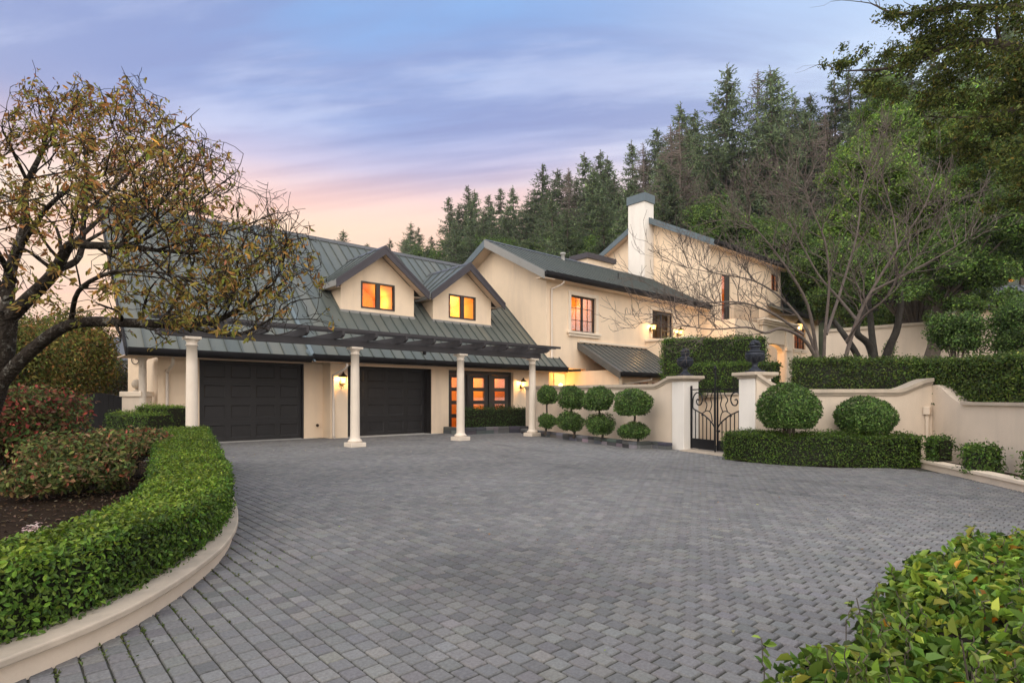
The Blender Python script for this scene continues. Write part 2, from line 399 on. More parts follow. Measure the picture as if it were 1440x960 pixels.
# ------------------------------------------------------------------ leaves
def unit(a): return a / (np.linalg.norm(a, axis=-1, keepdims=True) + 1e-9)
def leaf_geo(g, P, Nrm, size, cols, aspect=.5, jit=.7, up=.25, shape='hex', droop=0.0, fold=.25, mi=0):
    """one small blade per point; Nrm is roughly the way the blade faces"""
    P = np.asarray(P, float); n = len(P)
    if n == 0: return
    Nn = unit(np.asarray(Nrm, float) + rng.normal(0, jit, (n, 3)) + np.array([0, 0, up]))
    A = rng.normal(0, 1, (n, 3)); A[:, 2] -= droop
    A = unit(A - (A * Nn).sum(1, keepdims=True) * Nn)
    B = np.cross(Nn, A)
    S = (size if not np.isscalar(size) else np.full(n, size)) * rng.uniform(.65, 1.25, n)
    S = S[:, None]; w = S * aspect * .5
    cols = np.asarray(cols)
    if shape == 'hex':
        up_ = Nn * S * fold * .35
        V = np.stack([P, P + A * S * .30 + B * w * .9 + up_, P + A * S * .68 + B * w * .75 + up_ * .8,
                      P + A * S - Nn * S * .08, P + A * S * .68 - B * w * .75 + up_ * .8, P + A * S * .30 - B * w * .9 + up_], 1)
        i = np.arange(n)[:, None] * 6
        Fq = np.concatenate([i + np.array([[0, 1, 2, 3]]), i + np.array([[0, 3, 4, 5]])], 0)
        k = 6
    else:
        V = np.stack([P, P + A * S * .5 + B * w + Nn * S * .06, P + A * S, P + A * S * .5 - B * w + Nn * S * .06], 1)
        Fq = np.arange(n)[:, None] * 4 + np.array([[0, 1, 2, 3]]); k = 4
    g.add(V.reshape(-1, 3), Fq, np.repeat(cols, k, 0), mi)
def pal(n, palette, weights=None, var=.30):
    p = np.array(palette, float)
    idx = rng.choice(len(p), n, p=None if weights is None else np.array(weights) / sum(weights))
    return np.clip(p[idx] * rng.lognormal(0, var, (n, 1)) * rng.lognormal(0, var * .25, (n, 3)), 0.004, .9)
def vnoise(P, scale, seed=0):
    """cheap smooth noise from summed sines"""
    r = np.random.default_rng(seed); out = np.zeros(len(P))
    for k in range(5):
        w = r.normal(0, 1, 3); w /= np.linalg.norm(w); f = scale * (1 + k * .6)
        out += np.sin(P @ w * f + r.uniform(0, 6.28)) / (1 + .4 * k)
    return out / 2.5
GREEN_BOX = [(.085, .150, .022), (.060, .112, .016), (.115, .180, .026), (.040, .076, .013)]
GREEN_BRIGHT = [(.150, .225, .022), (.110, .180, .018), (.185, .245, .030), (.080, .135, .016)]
GREEN_DARK = [(.050, .090, .020), (.036, .066, .015), (.070, .115, .024), (.026, .048, .012)]

def hedge_path(name, label, pts, halfw, z0, z1, leaf=.04, dens=1500, palette=GREEN_BOX, cat='hedge', group=None, shape='hex',
               rough=.035, mat='leaf', top_palette=None, closed_ends=True, aspect=.55):
    """clipped hedge along a polyline: solid twig-coloured heart, kept dark to paint the shade inside, thousands of leaves on its faces. halfw, z0, z1 may vary along it"""
    P = np.asarray(pts, float)[:, :2]; k = len(P)
    arr = lambda a: np.full(k, a, float) if np.isscalar(a) else np.asarray(a, float)
    hw, z0, z1 = arr(halfw), arr(z0), arr(z1)
    # resample
    seg = np.linalg.norm(np.diff(P, axis=0), axis=1); s = np.concatenate([[0], np.cumsum(seg)]); Ltot = s[-1]
    def at(q):
        p = np.stack([np.interp(q, s, P[:, 0]), np.interp(q, s, P[:, 1])], -1)
        e = .08; pa = np.stack([np.interp(q - e, s, P[:, 0]), np.interp(q - e, s, P[:, 1])], -1); pb = np.stack([np.interp(q + e, s, P[:, 0]), np.interp(q + e, s, P[:, 1])], -1)
        t = unit(pb - pa); nrm = np.stack([-t[:, 1], t[:, 0]], -1)
        return p, t, nrm, np.interp(q, s, hw), np.interp(q, s, z0), np.interp(q, s, z1)
    g = G()
    q = np.linspace(0, Ltot, max(4, int(Ltot / .25)))
    p, t, nr, w, a, b = at(q); ins = min(.07, leaf * 1.3)
    wi = np.maximum(w - ins, .03)
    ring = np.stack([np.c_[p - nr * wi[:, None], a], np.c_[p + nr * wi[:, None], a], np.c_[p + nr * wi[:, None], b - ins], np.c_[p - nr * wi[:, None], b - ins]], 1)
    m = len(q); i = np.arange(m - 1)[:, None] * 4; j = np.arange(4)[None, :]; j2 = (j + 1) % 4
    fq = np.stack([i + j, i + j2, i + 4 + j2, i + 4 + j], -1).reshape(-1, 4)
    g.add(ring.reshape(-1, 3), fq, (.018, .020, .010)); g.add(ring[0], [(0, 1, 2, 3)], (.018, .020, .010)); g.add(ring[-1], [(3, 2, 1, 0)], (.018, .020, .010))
    H = (b - a).mean(); Wd = 2 * w.mean()
    areas = {'top': Ltot * Wd, 'l': Ltot * H, 'r': Ltot * H, 'e0': Wd * H, 'e1': Wd * H}
    for side, A in areas.items():
        n = int(A * dens * 1.25)
        if n < 1: continue
        if side in ('e0', 'e1'):
            qq = np.full(n, 0.0 if side == 'e0' else Ltot)
        else: qq = rng.uniform(0, Ltot, n)
        p, t, nr, w, a, b = at(qq)
        e = rng.normal(0, rough, n) - np.abs(rng.normal(0, rough * .9, n))
        if side == 'top':
            f = rng.uniform(-1, 1, n); X = np.c_[p + nr * (w * f)[:, None], b]; Nn = np.tile([0, 0, 1.0], (n, 1))
            # rounded shoulders
            X[:, 2] -= (np.abs(f) ** 6) * min(.05, H * .1)
        elif side in ('l', 'r'):
            sg = 1 if side == 'l' else -1
            f = rng.uniform(0, 1, n); X = np.c_[p + nr * (sg * w)[:, None], a + (b - a) * f]; Nn = np.c_[nr * sg, np.zeros(n)]
        else:
            sg = -1 if side == 'e0' else 1
            f = rng.uniform(-1, 1, n); f2 = rng.uniform(0, 1, n); X = np.c_[p + nr * (w * f)[:, None], a + (b - a) * f2]; Nn = np.c_[t * sg, np.zeros(n)]
        e = e + vnoise(X, 5.0, 3) * rough * .9 + vnoise(X, 1.7, 9) * rough * .8
        X = X + Nn * e[:, None]
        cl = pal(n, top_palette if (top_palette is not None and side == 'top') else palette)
        cl *= (1 + .30 * vnoise(X, 2.3, 5) + .15 * vnoise(X, 9.0, 6))[:, None]
        leaf_geo(g, X, Nn, leaf, np.clip(cl, .004, .9), aspect=aspect, jit=.85, up=.35, shape=shape)
    o = g.build(name, M[mat]); tag(o, label, cat, group)
    return o
def blob_leaves(g, c, rad, n, leaf, palette, shape='hex', squash_bottom=0.0, rough=.10, jit=.65, up=.3, core=True, aspect=.55, shell=.18, weights=None, seed=0):
    """ellipsoid clump of leaves"""
    c = np.asarray(c, float); rad = np.asarray(rad, float) if not np.isscalar(rad) else np.full(3, rad, float)
    D = unit(rng.normal(0, 1, (n, 3)))
    if squash_bottom: D[:, 2] = np.where(D[:, 2] < -squash_bottom, -squash_bottom + rng.uniform(0, .05, n), D[:, 2])
    rr = 1 - np.abs(rng.normal(0, shell, n)) + vnoise(D * 1.0, 4.0, seed + 1) * rough
    X = c + D * rad * rr[:, None]
    cl = pal(n, palette, weights); cl *= (1 + .25 * vnoise(X, 3.0 / rad.mean(), seed + 2))[:, None]
    leaf_geo(g, X, D / rad * rad.mean(), leaf, np.clip(cl, .004, .9), aspect=aspect, jit=jit, up=up, shape=shape)
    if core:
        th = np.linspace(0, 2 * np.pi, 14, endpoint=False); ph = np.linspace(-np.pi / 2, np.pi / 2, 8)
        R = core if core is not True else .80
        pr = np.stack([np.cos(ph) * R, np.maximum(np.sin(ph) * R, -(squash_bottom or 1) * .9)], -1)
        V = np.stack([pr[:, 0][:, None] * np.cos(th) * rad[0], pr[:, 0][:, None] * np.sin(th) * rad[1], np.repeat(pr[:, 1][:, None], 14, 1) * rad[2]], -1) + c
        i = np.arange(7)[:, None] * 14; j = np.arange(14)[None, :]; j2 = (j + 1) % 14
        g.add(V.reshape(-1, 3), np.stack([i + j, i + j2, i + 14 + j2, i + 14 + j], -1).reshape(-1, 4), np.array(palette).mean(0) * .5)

# ------------------------------------------------------------------ branches
def wander(p, d, Ln, nseg, jit, up, r):
    p = np.asarray(p, float); d = unit(np.asarray(d, float)); pts = [p]
    for i in range(nseg):
        d = unit(d + r.normal(0, jit, 3) + np.array([0, 0, up])); p = p + d * Ln / nseg; pts.append(p)
    return np.array(pts)
def sprout(g, pts, r0, r1, lvl, maxl, prm, r, tips, n=5):
    """tube along pts, then side branches"""
    k = len(pts); g.tube(pts, np.linspace(r0, r1, k), n=max(3, n), cap=False)
    if lvl >= maxl:
        for i in range(1, k): tips.append((pts[i], unit(pts[i] - pts[i - 1])))
        return
    Ln = np.linalg.norm(np.diff(pts, axis=0), axis=1).sum()
    cnt = max(1, int(round(Ln * prm['dens'][lvl] * r.uniform(.8, 1.2))))
    for c in range(cnt):
        f = r.uniform(prm.get('from', [.25] * 6)[lvl], 1.0) if c else 1.0
        x = f * (k - 1); i = min(int(x), k - 2); p = pts[i] + (pts[i + 1] - pts[i]) * (x - i)
        t = unit(pts[i + 1] - pts[i]); side = unit(np.cross(t, r.normal(0, 1, 3)))
        spread = prm['spread'] * r.uniform(.6, 1.3)
        if c == 0: spread *= .4
        d = unit(t + side * spread + np.array([0, 0, prm['lift']]))
        LL = prm['len'][lvl] * r.uniform(.55, 1.25)
        rad = max(prm['rmin'], (r0 + (r1 - r0) * f) * prm['rf'])
        sub = wander(p, d, LL, prm['seg'][lvl], prm['jit'], prm['up'], r)
        if 'ok' in prm and not prm['ok'](sub[-1]):
            sub = wander(p, -side + t * .3, LL * .7, prm['seg'][lvl], prm['jit'], prm['up'], r)
            if not prm['ok'](sub[-1]): continue
        sprout(g, sub, rad, max(prm['rmin'] * .7, rad * .45), lvl + 1, maxl, prm, r, tips, n=n - 1)
def smooth_pts(pts, m=4):
    """Catmull-Rom through the given points"""
    P = np.asarray(pts, float); P = np.vstack([2 * P[0] - P[1], P, 2 * P[-1] - P[-2]]); out = []
    for i in range(1, len(P) - 2):
        for t in np.linspace(0, 1, m, endpoint=False):
            a, b, c, d = P[i - 1], P[i], P[i + 1], P[i + 2]
            out.append(.5 * ((2 * b) + (-a + c) * t + (2 * a - 5 * b + 4 * c - d) * t * t + (-a + 3 * b - 3 * c + d) * t ** 3))
    out.append(P[-2]); return np.array(out)

# ------------------------------------------------------------------ walls along a path
def path_frames(P):
    P = np.asarray(P, float); T = unit(np.gradient(P, axis=0)); return np.stack([T[:, 1], -T[:, 0]], -1)   # right-hand normal
def ribbon(g, P, o0, o1, z0, z1, mi=0):
    """solid band along P between sideways offsets o0..o1 and heights z0..z1 (scalars or arrays)"""
    P = np.asarray(P, float); k = len(P); nr = path_frames(P)
    arr = lambda a: np.full(k, a, float) if np.isscalar(a) else np.asarray(a, float)
    o0, o1, z0, z1 = map(arr, (o0, o1, z0, z1))
    ring = np.stack([np.c_[P + nr * o0[:, None], z0], np.c_[P + nr * o1[:, None], z0], np.c_[P + nr * o1[:, None], z1], np.c_[P + nr * o0[:, None], z1]], 1)
    i = np.arange(k - 1)[:, None] * 4; j = np.arange(4)[None, :]; j2 = (j + 1) % 4
    f = np.stack([i + j, i + j2, i + 4 + j2, i + 4 + j], -1).reshape(-1, 4)
    g.add(ring.reshape(-1, 3), f[:, ::-1].copy(), None, mi)
    g.add(ring[0], [(0, 1, 2, 3)], None, mi); g.add(ring[-1], [(3, 2, 1, 0)], None, mi)
    return g
def wall_grid(g, a0, a1, z0, z1, p0, p1, holes=(), axis='x', mi=0, mi_rev=None):
    """straight wall with real openings. axis 'x': runs along x, front at y=p0, back at y=p1"""
    mk = (lambda a, p, z: (a, p, z)) if axis == 'x' else (lambda a, p, z: (p, a, z))
    A = sorted({a0, a1, *[h[0] for h in holes], *[h[1] for h in holes]}); Z = sorted({z0, z1, *[h[2] for h in holes], *[h[3] for h in holes]})
    A = [a for a in A if a0 <= a <= a1]; Z = [z for z in Z if z0 <= z <= z1]
    inh = lambda a, z: any(h[0] < a < h[1] and h[2] < z < h[3] for h in holes)
    for i in range(len(A) - 1):
        for j in range(len(Z) - 1):
            if inh((A[i] + A[i + 1]) / 2, (Z[j] + Z[j + 1]) / 2): continue
            for p, fl in ((p0, False), (p1, True)):
                q = [mk(A[i], p, Z[j]), mk(A[i + 1], p, Z[j]), mk(A[i + 1], p, Z[j + 1]), mk(A[i], p, Z[j + 1])]
                g.add(q if not fl else q[::-1], [(0, 1, 2, 3)], None, mi)
    def strip(a, b, c, d, m): g.add([mk(*a), mk(*b), mk(*c), mk(*d)], [(0, 1, 2, 3)], None, m)
    strip((a0, p0, z0), (a0, p1, z0), (a0, p1, z1), (a0, p0, z1), mi); strip((a1, p0, z0), (a1, p1, z0), (a1, p1, z1), (a1, p0, z1), mi)
    strip((a0, p0, z1), (a1, p0, z1), (a1, p1, z1), (a0, p1, z1), mi); strip((a0, p0, z0), (a1, p0, z0), (a1, p1, z0), (a0, p1, z0), mi)
    mr_ = mi if mi_rev is None else mi_rev
    for h in holes:
        strip((h[0], p0, h[2]), (h[0], p1, h[2]), (h[0], p1, h[3]), (h[0], p0, h[3]), mr_); strip((h[1], p0, h[2]), (h[1], p1, h[2]), (h[1], p1, h[3]), (h[1], p0, h[3]), mr_)
        strip((h[0], p0, h[3]), (h[1], p0, h[3]), (h[1], p1, h[3]), (h[0], p1, h[3]), mr_); strip((h[0], p0, h[2]), (h[1], p0, h[2]), (h[1], p1, h[2]), (h[0], p1, h[2]), mr_)
    return g
def roof_plane(g, e0, e1, r1, r0, spacing=.43, thick=.06, rib=(.032, .045), mi=0):
    e0, e1, r1, r0 = (np.array(p, float) for p in (e0, e1, r1, r0))
    n = np.cross(e1 - e0, r0 - e0); n /= np.linalg.norm(n)
    if n[2] < 0: n = -n
    dn = -n * thick
    g.hexa([e0 + dn, e1 + dn, r1 + dn, r0 + dn, e0, e1, r1, r0], mi)
    Ln = np.linalg.norm(e1 - e0)
    if not spacing: return g
    k = max(1, int(round(Ln / spacing))); ax = (e1 - e0) / Ln
    for i in range(k + 1):
        f = i / k; a = e0 + (e1 - e0) * f; b = r0 + (r1 - r0) * f
        w = ax * rib[0] / 2; h = n * rib[1]; lo = -n * .004
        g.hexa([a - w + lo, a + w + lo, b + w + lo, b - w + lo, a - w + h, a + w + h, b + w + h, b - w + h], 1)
    return g
# ================================================================== GROUND
def clear_left(d):      # outer face of the left kerb, as r at distance d
    return np.interp(d, KD, KR)
KERB = np.array([(0.6, -3.9), (1.4, -3.2), (2.2, -2.68), (2.84, -2.45), (3.3, -2.34), (3.8, -2.33), (4.4, -2.40), (5.0, -2.53), (5.8, -2.82), (7.0, -3.42), (8.5, -4.28), (10.0, -5.14), (11.4, -5.95), (12.3, -6.45)])
KD, KR = np.r_[KERB[:, 0], 15.0, 19.0, 24], np.r_[KERB[:, 1], -10.2, -14.5, -19]
def dr2w(a): a = np.asarray(a, float); return a[:, :1] * FW + a[:, 1:2] * RT

g = G(); g.box(-158, 228, -48, 198, -.6, -.05)
struct(g.build('ground', M['ground']))

# paved court: each cobble is modelled, laid in courses running away from the garage
pa, pb, gap = .108, .126, .0095
xs = np.arange(-4.0, 17.5, pa); V8 = []; cols = []
cxs, cys = [], []
for i, x in enumerate(xs):
    yy = np.arange(-4.0, 19.75, pb) + (pb * .5 if i % 2 else 0) + rng.normal(0, .004)
    cxs.append(np.full(len(yy), x + pa / 2)); cys.append(yy)
cx_ = np.concatenate(cxs); cy_ = np.concatenate(cys)
d_ = cx_ * FW[0] + cy_ * FW[1]; r_ = cx_ * RT[0] + cy_ * RT[1]
keep = (d_ > 1.2) & (np.abs(r_) < d_ * 1.25 + 1.5)
keep &= (r_ > np.interp(d_, KD, KR) - .15)
# right hand limits: garden wall line, gate line, right kerb
keep &= (cx_ - 13.93 - .9) * .962 - (cy_ - 8.97) * .2737 < .15
kr_n = (cx_ - 13.96) * (-.59) + (cy_ - 3.19) * .81
keep &= (kr_n > -.12) | (cy_ > 5.5)
keep &= ~((cy_ > 18.2) & (cx_ > 13.4))
cx_, cy_ = cx_[keep], cy_[keep]; d_ = d_[keep]; n = len(cx_)
P2 = np.c_[cx_, cy_, np.zeros(n)]
hx = (pa - .0072) / 2 * rng.uniform(.98, 1.0, n); hy = (pb - .0125) / 2 * rng.uniform(.975, 1.0, n)
zz = .003 * vnoise(P2, 1.1, 4) + rng.normal(0, .0009, n)
# a slightly sunken patch with a visible step in the paving at the left
stp = (np.abs(cx_ - 2.2) < .30) & (np.abs(cy_ - 5.35 - .5 * (cx_ - 2.2)) < .34)
zz = np.where(stp, zz + .010, zz)
tx = rng.normal(0, .008, n); ty = rng.normal(0, .008, n)
rot = rng.normal(0, .012, n)
be = .005
def ring(sx, sy, off, z):
    X = sx * (hx - off); Y = sy * (hy - off)
    return np.stack([cx_ + X * np.cos(rot) - Y * np.sin(rot), cy_ + X * np.sin(rot) + Y * np.cos(rot), zz + z + X * tx + Y * ty], -1)
cs = [(-1, -1), (1, -1), (1, 1), (-1, 1)]
Vp = np.stack([ring(a, b, 0, -.016) for a, b in cs] + [ring(a, b, be * .25, -.006) for a, b in cs] + [ring(a, b, be, 0) for a, b in cs], 1)
i = np.arange(n)[:, None] * 12
fq = [i + np.array([[8, 9, 10, 11]])]
for k in range(4):
    k2 = (k + 1) % 4
    fq += [i + np.array([[k, k2, 4 + k2, 4 + k]]), i + np.array([[4 + k, 4 + k2, 8 + k2, 8 + k]])]
base_c = pal(n, [(.166, .165, .165), (.152, .152, .154), (.184, .183, .180), (.188, .185, .175), (.136, .136, .139)], [5, 4, 3, .7, 1.6], var=.05)
tone = 1 + .14 * vnoise(P2, .7, 8) + .06 * vnoise(P2, 2.6, 2)
track = 0
for off_ in (-.75, .75):          # faint tyre tracks swinging in towards the right garage door
    xt = 11.0 + off_ - 1.7 * np.exp(-((cy_ - 6) / 6.5) ** 2) - .9 * np.clip((4 - cy_) / 6, 0, 2)
    track = track + np.exp(-((cx_ - xt) / .20) ** 2)
tone = tone - .10 * track * np.clip(1.1 + vnoise(P2, 1.9, 14), .2, 1.6)
for ox, oy, os_ in ((10.6, 16.6, .35), (11.3, 13.2, .22), (6.1, 17.2, .4), (8.3, 9.4, .18), (5.4, 6.6, .15), (9.9, 5.1, .13)): tone = tone - .28 * np.exp(-((cx_ - ox) ** 2 + (cy_ - oy) ** 2) / os_ ** 2)
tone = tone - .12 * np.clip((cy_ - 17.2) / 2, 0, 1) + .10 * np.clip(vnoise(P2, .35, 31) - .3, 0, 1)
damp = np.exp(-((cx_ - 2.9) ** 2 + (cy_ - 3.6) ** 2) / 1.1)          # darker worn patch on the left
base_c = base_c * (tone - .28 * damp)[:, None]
g = G(); g.add(Vp.reshape(-1, 3), np.concatenate(fq, 0), np.repeat(base_c, 12, 0))
dw = g.build('driveway', M['paver']); struct(dw)
g = G(); g.box(-5, 18.5, -6, 19.8, -.06, -.0125); struct(g.build('paving_bed', M['joint']))

# ================================================================== HOUSE
HOUSE = thing('house', 'cream stucco house with green metal roofs, two dormers, dark garage doors and a tall chimney', 'house', (11, 19.2, 0), world_children=True)
def part(g, name, mat, parent=None, **k): return g.build(name, mat, parent or HOUSE, **k)

T0 = 19.2      # right bay front, left bay front is further back
TL = 19.85
P_ = .94       # garage roof pitch
roof_y = lambda z: 18.5 + (z - 2.85) / P_
roof_z = lambda y: 2.85 + P_ * (y - 18.5)
DOOR_L = (4.64, 7.94, 0.0, 2.61); DOOR_R = (9.26, 12.82, 0.0, 2.57); FRENCH = (13.65, 17.19, 0.10, 2.57)
g = G()
wall_grid(g, 8.62, 19.45, -.05, 3.15, T0, T0 + .55, [DOOR_R, FRENCH])
wall_grid(g, 3.52, 8.62, -.05, 3.60, TL, TL + .3, [DOOR_L])
g.box(8.62, 8.9, T0 + .55, TL + .4, -.05, 3.5)
part(g, 'garage_front_wall', M['stucco'])
g = G()   # left gable end and back
g.prism([(3.52, TL + .3, -.05), (3.52, 25.1, -.05), (3.52, 25.1, 3.6), (3.52, 24.37, 8.0), (3.52, TL + .3, 3.85)], (.3, 0, 0))
g.box(3.82, 19.0, 24.85, 25.1, -.05, 3.4)
part(g, 'garage_end_wall', M['stucco'])
# reveals and doors
def garage_door(x0, x1, y, z0, z1):
    g = G(); rows = 4; hgt = (z1 - z0 - .02) / rows; cols_ = 4
    g.box(x0, x1, y + .03, y + .07, z0 + .01, z1)
    for r in range(rows):
        za, zb = z0 + .015 + r * hgt, z0 + .015 + (r + 1) * hgt - .008
        cw = (x1 - x0 - .16) / cols_
        # rails and stiles stand proud of the panels
        g.box(x0, x1, y + .005, y + .031, za, za + .11); g.box(x0, x1, y + .005, y + .031, zb - .12, zb)
        for c in range(cols_ + 1):
            xa = x0 + .08 + c * cw - .085; g.box(max(x0, xa), min(x1, xa + .17), y + .005, y + .031, za + .11, zb - .12)
        for c in range(cols_):
            a, b = x0 + .08 + c * cw + .085, x0 + .08 + (c + 1) * cw - .085; lo, hi_ = za + .11, zb - .12
            o = [(a, y + .0051, lo), (b, y + .0051, lo), (b, y + .0051, hi_), (a, y + .0051, hi_)]
            m_ = [(a + .028, y + .024, lo + .034), (b - .028, y + .024, lo + .034), (b - .028, y + .024, hi_ - .03), (a + .028, y + .024, hi_ - .03)]
            g.add(o + m_, [(4, 5, 6, 7), (0, 1, 5, 4), (1, 2, 6, 5), (2, 3, 7, 6), (3, 0, 4, 7)])
    d = part(g, 'garage_door', M['garage_door'])
    f = G()
    f.box(x0 - .0, x0 + .05, y - .10, y + .004, z0, z1); f.box(x1 - .05, x1, y - .10, y + .004, z0, z1); f.box(x0 + .05, x1 - .05, y - .10, y + .004, z1 - .05, z1)
    f.build('door_frame', M['garage_door'], d)
    s = G(); s.box(x0 + .01, x1 - .01, y - .02, y + .05, z0 - .012, z0 + .014); s.build('weather_strip', M['concrete'], d)
    return d
garage_door(DOOR_L[0] + .003, DOOR_L[1] - .003, TL + .12, 0.0, 2.607)
garage_door(DOOR_R[0] + .003, DOOR_R[1] - .003, T0 + .45, 0.0, 2.567)
g = G()    # dark painted reveals of the deep right opening
x0, x1 = DOOR_R[0], DOOR_R[1]
g.box(x0 + .003, x0 + .02, T0 + .03, T0 + .34, 0, 2.567); g.box(x1 - .02, x1 - .003, T0 + .03, T0 + .34, 0, 2.567); g.box(x0 + .02, x1 - .02, T0 + .03, T0 + .34, 2.55, 2.567)
part(g, 'door_reveal', M['garage_door'])
g = G(); g.box(4.4, 8.2, TL - .25, TL + .1, -.04, .006); g.box(9.1, 13.0, T0 - .22, T0 + .44, -.04, .006)
part(g, 'door_threshold', M['concrete'])
# French doors: three leaves, each one column of panes
fx0, fx1, fz0, fz1 = FRENCH; yF = T0 + .22
g = G(); g.box(fx0 + .003, fx0 + .09, yF - .05, yF + .08, fz0, fz1 - .003); g.box(fx1 - .09, fx1 - .003, yF - .05, yF + .08, fz0, fz1 - .003); g.box(fx0 + .09, fx1 - .09, yF - .05, yF + .08, fz1 - .16, fz1 - .003)
for xm in (14.80, 15.98): g.box(xm - .07, xm + .07, yF - .05, yF + .08, fz0, fz1 - .16)
fd = part(g, 'french_door', M['frame_dark'])
for a, b in ((13.74, 14.73), (14.87, 15.91), (16.05, 17.10)):
    g = G(); pane = []
    w = b - a; pl, pr = a + w * .22, b - w * .20
    zr = [.20, .555 + .20, 1.11 + .20, 1.665 + .20]
    g.box(a + .004, pl, yF, yF + .05, fz0 + .01, fz1 - .165); g.box(pr, b - .004, yF, yF + .05, fz0 + .01, fz1 - .165)
    prev = fz0 + .01
    for z in zr:
        g.box(pl, pr, yF, yF + .05, prev, z); prev = z + .40
    g.box(pl, pr, yF, yF + .05, prev, fz1 - .165)
    lf = g.build('door_leaf', M['frame_dark'], fd, bevel=.004)
    for z in zr:
        q = G(); q.box(pl + .001, pr - .001, yF + .02, yF + .027, z + .001, z + .399); q.build('pane', M['glass'], fd)
# lit rooms behind glass: real boxes with a lamp inside
def room(x0, x1, y0, y1, z0, z1, mat, energy, pos, col=(1, .52, .16), extra=None, size=.08):
    g = G()
    V = [(x0, y0, z0), (x1, y0, z0), (x1, y1, z0), (x0, y1, z0), (x0, y0, z1), (x1, y0, z1), (x1, y1, z1), (x0, y1, z1)]
    g.add(V, [(0, 1, 2, 3), (7, 6, 5, 4), (3, 2, 6, 7), (0, 3, 7, 4), (2, 1, 5, 6)])
    o = part(g, 'lit_room', mat)
    lamp('room_lamp', pos, energy, col, size, o)
    return o
rm = room(13.5, 17.4, T0 + .56, 22.5, .02, 2.9, M['room_wall'], 85, (15.5, 21.3, 2.5), (1, .52, .13))
g = G(); g.box(16.55, 16.75, 20.6, 22.4, .05, 2.85); g.build('room_partition', M['room_cream'], rm)
g = G(); g.box(14.3, 15.4, 21.7, 22.3, .05, .95); g.box(14.35, 15.35, 22.25, 22.45, .95, 1.5); g.build('sideboard', M['room_dark'], rm)
lamp('room_lamp', (17.1, 21.2, 2.5), 50, (1, .52, .15), .08, rm)

# ---- garage roof
g = G()
RZ, RY = roof_z(24.37), 24.37
rp_ = lambda xa, xb, ya, yb: roof_plane(g, (xa, ya, roof_z(ya)), (xb, ya, roof_z(ya)), (xb, yb, roof_z(yb)), (xa, yb, roof_z(yb)), thick=.10, spacing=0)
for xr in np.arange(7.74, 19.95, .435):
    cut = 9.62 < xr < 12.78 or 13.76 < xr < 16.92
    for ya, yb in (((18.5, 20.46), (roof_y(7.30 - .78 * min(abs(xr - 11.20), abs(xr - 15.34))) - .1, RY)) if cut else ((18.5, RY),)):
        nx = np.array([0, -P_, 1.0]) / math.hypot(P_, 1); A_r = np.array([xr, ya, roof_z(ya)]); B_r = np.array([xr, yb, roof_z(yb)]); wv = np.array([.016, 0, 0])
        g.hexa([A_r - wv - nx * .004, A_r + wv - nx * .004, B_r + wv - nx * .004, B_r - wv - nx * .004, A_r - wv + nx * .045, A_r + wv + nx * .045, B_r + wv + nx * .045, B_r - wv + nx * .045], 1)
for xa, xb in ((7.65, 9.72), (12.68, 13.86), (16.82, 19.92)): rp_(xa, xb, 18.5, RY)
for xa, xb in ((9.72, 12.68), (13.86, 16.82)): 
    rp_(xa, xb, 18.5, 20.5); xc_ = (xa + xb) / 2 + .0; yl = lambda x: roof_y(7.30 - .78 * abs(x - (11.20 if xa < 10 else 15.34))) - .12
    for xq, xw in ((xa, xc_), (xc_, xb)):
        p_ = [np.array([x, y, roof_z(y)]) for x, y in ((xq, yl(xq)), (xw, yl(xw)), (xw, RY), (xq, RY))]; dn_ = np.array([0, .0687, -.0731])
        g.hexa([q + dn_ for q in p_] + p_)
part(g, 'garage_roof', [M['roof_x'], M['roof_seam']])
g = G()
lo = .10
roof_plane(g, (2.57, 18.5, 2.85 - lo), (7.64, 18.5, 2.85 - lo), (7.64, RY, RZ - lo), (2.57, RY, RZ - lo), thick=.09)
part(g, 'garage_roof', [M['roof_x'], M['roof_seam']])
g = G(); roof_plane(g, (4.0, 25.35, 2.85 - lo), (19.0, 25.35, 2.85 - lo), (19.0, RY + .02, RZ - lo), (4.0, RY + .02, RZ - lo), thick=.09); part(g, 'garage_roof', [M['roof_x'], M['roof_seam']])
g = G()   # ridge cap
for x0, x1, dz in ((2.55, 7.63, -lo), (7.66, 19.05, 0)):
    g.prism([(x0, RY - .16, RZ - .11 + dz), (x0, RY, RZ + .075 + dz), (x0, RY + .16, RZ - .11 + dz), (x0, RY, RZ + .03 + dz)], (x1 - x0, 0, 0))
part(g, 'ridge_cap', M['roof_dark'])
g = G()   # raised kerb between the two roof levels, and the small diverter at its foot
a, b = 7.61, 7.70
g.hexa([(a, 18.42, 2.70), (b, 18.42, 2.74), (b, RY, RZ - .02), (a, RY, RZ - .06), (a, 18.42, 2.82), (b, 18.42, 2.90), (b, RY, RZ + .06), (a, RY, RZ - .02)])
g.hexa([(7.70, 18.44, 2.60), (7.74, 18.44, 2.60), (7.56, 18.62, 2.95), (7.50, 18.62, 2.95), (7.70, 18.38, 2.62), (7.76, 18.38, 2.62), (7.60, 18.60, 3.02), (7.52, 18.60, 3.02)])
part(g, 'roof_flashing', M['rake_blue'])
def gutter(x0, x1, y, zt, h=.20, w=.14, mat=None):
    g = G(); pr = [(x0, y - w, zt), (x0, y - w - .012, zt - .03), (x0, y - w + .012, zt - h * .55), (x0, y - .03, zt - h), (x0, y, zt - h), (x0, y, zt - .045), (x0, y - .05, zt - .045), (x0, y - .05, zt - h * .5), (x0, y - w + .02, zt - .02)]
    g.prism([(x0, y - w, zt), (x0, y - w, zt - .05), (x0, y - w + .02, zt - h * .6), (x0, y - .02, zt - h), (x0, y, zt - h), (x0, y, zt - .03)], (x1 - x0, 0, 0))
    return part(g, 'gutter', mat or M['gutter'])
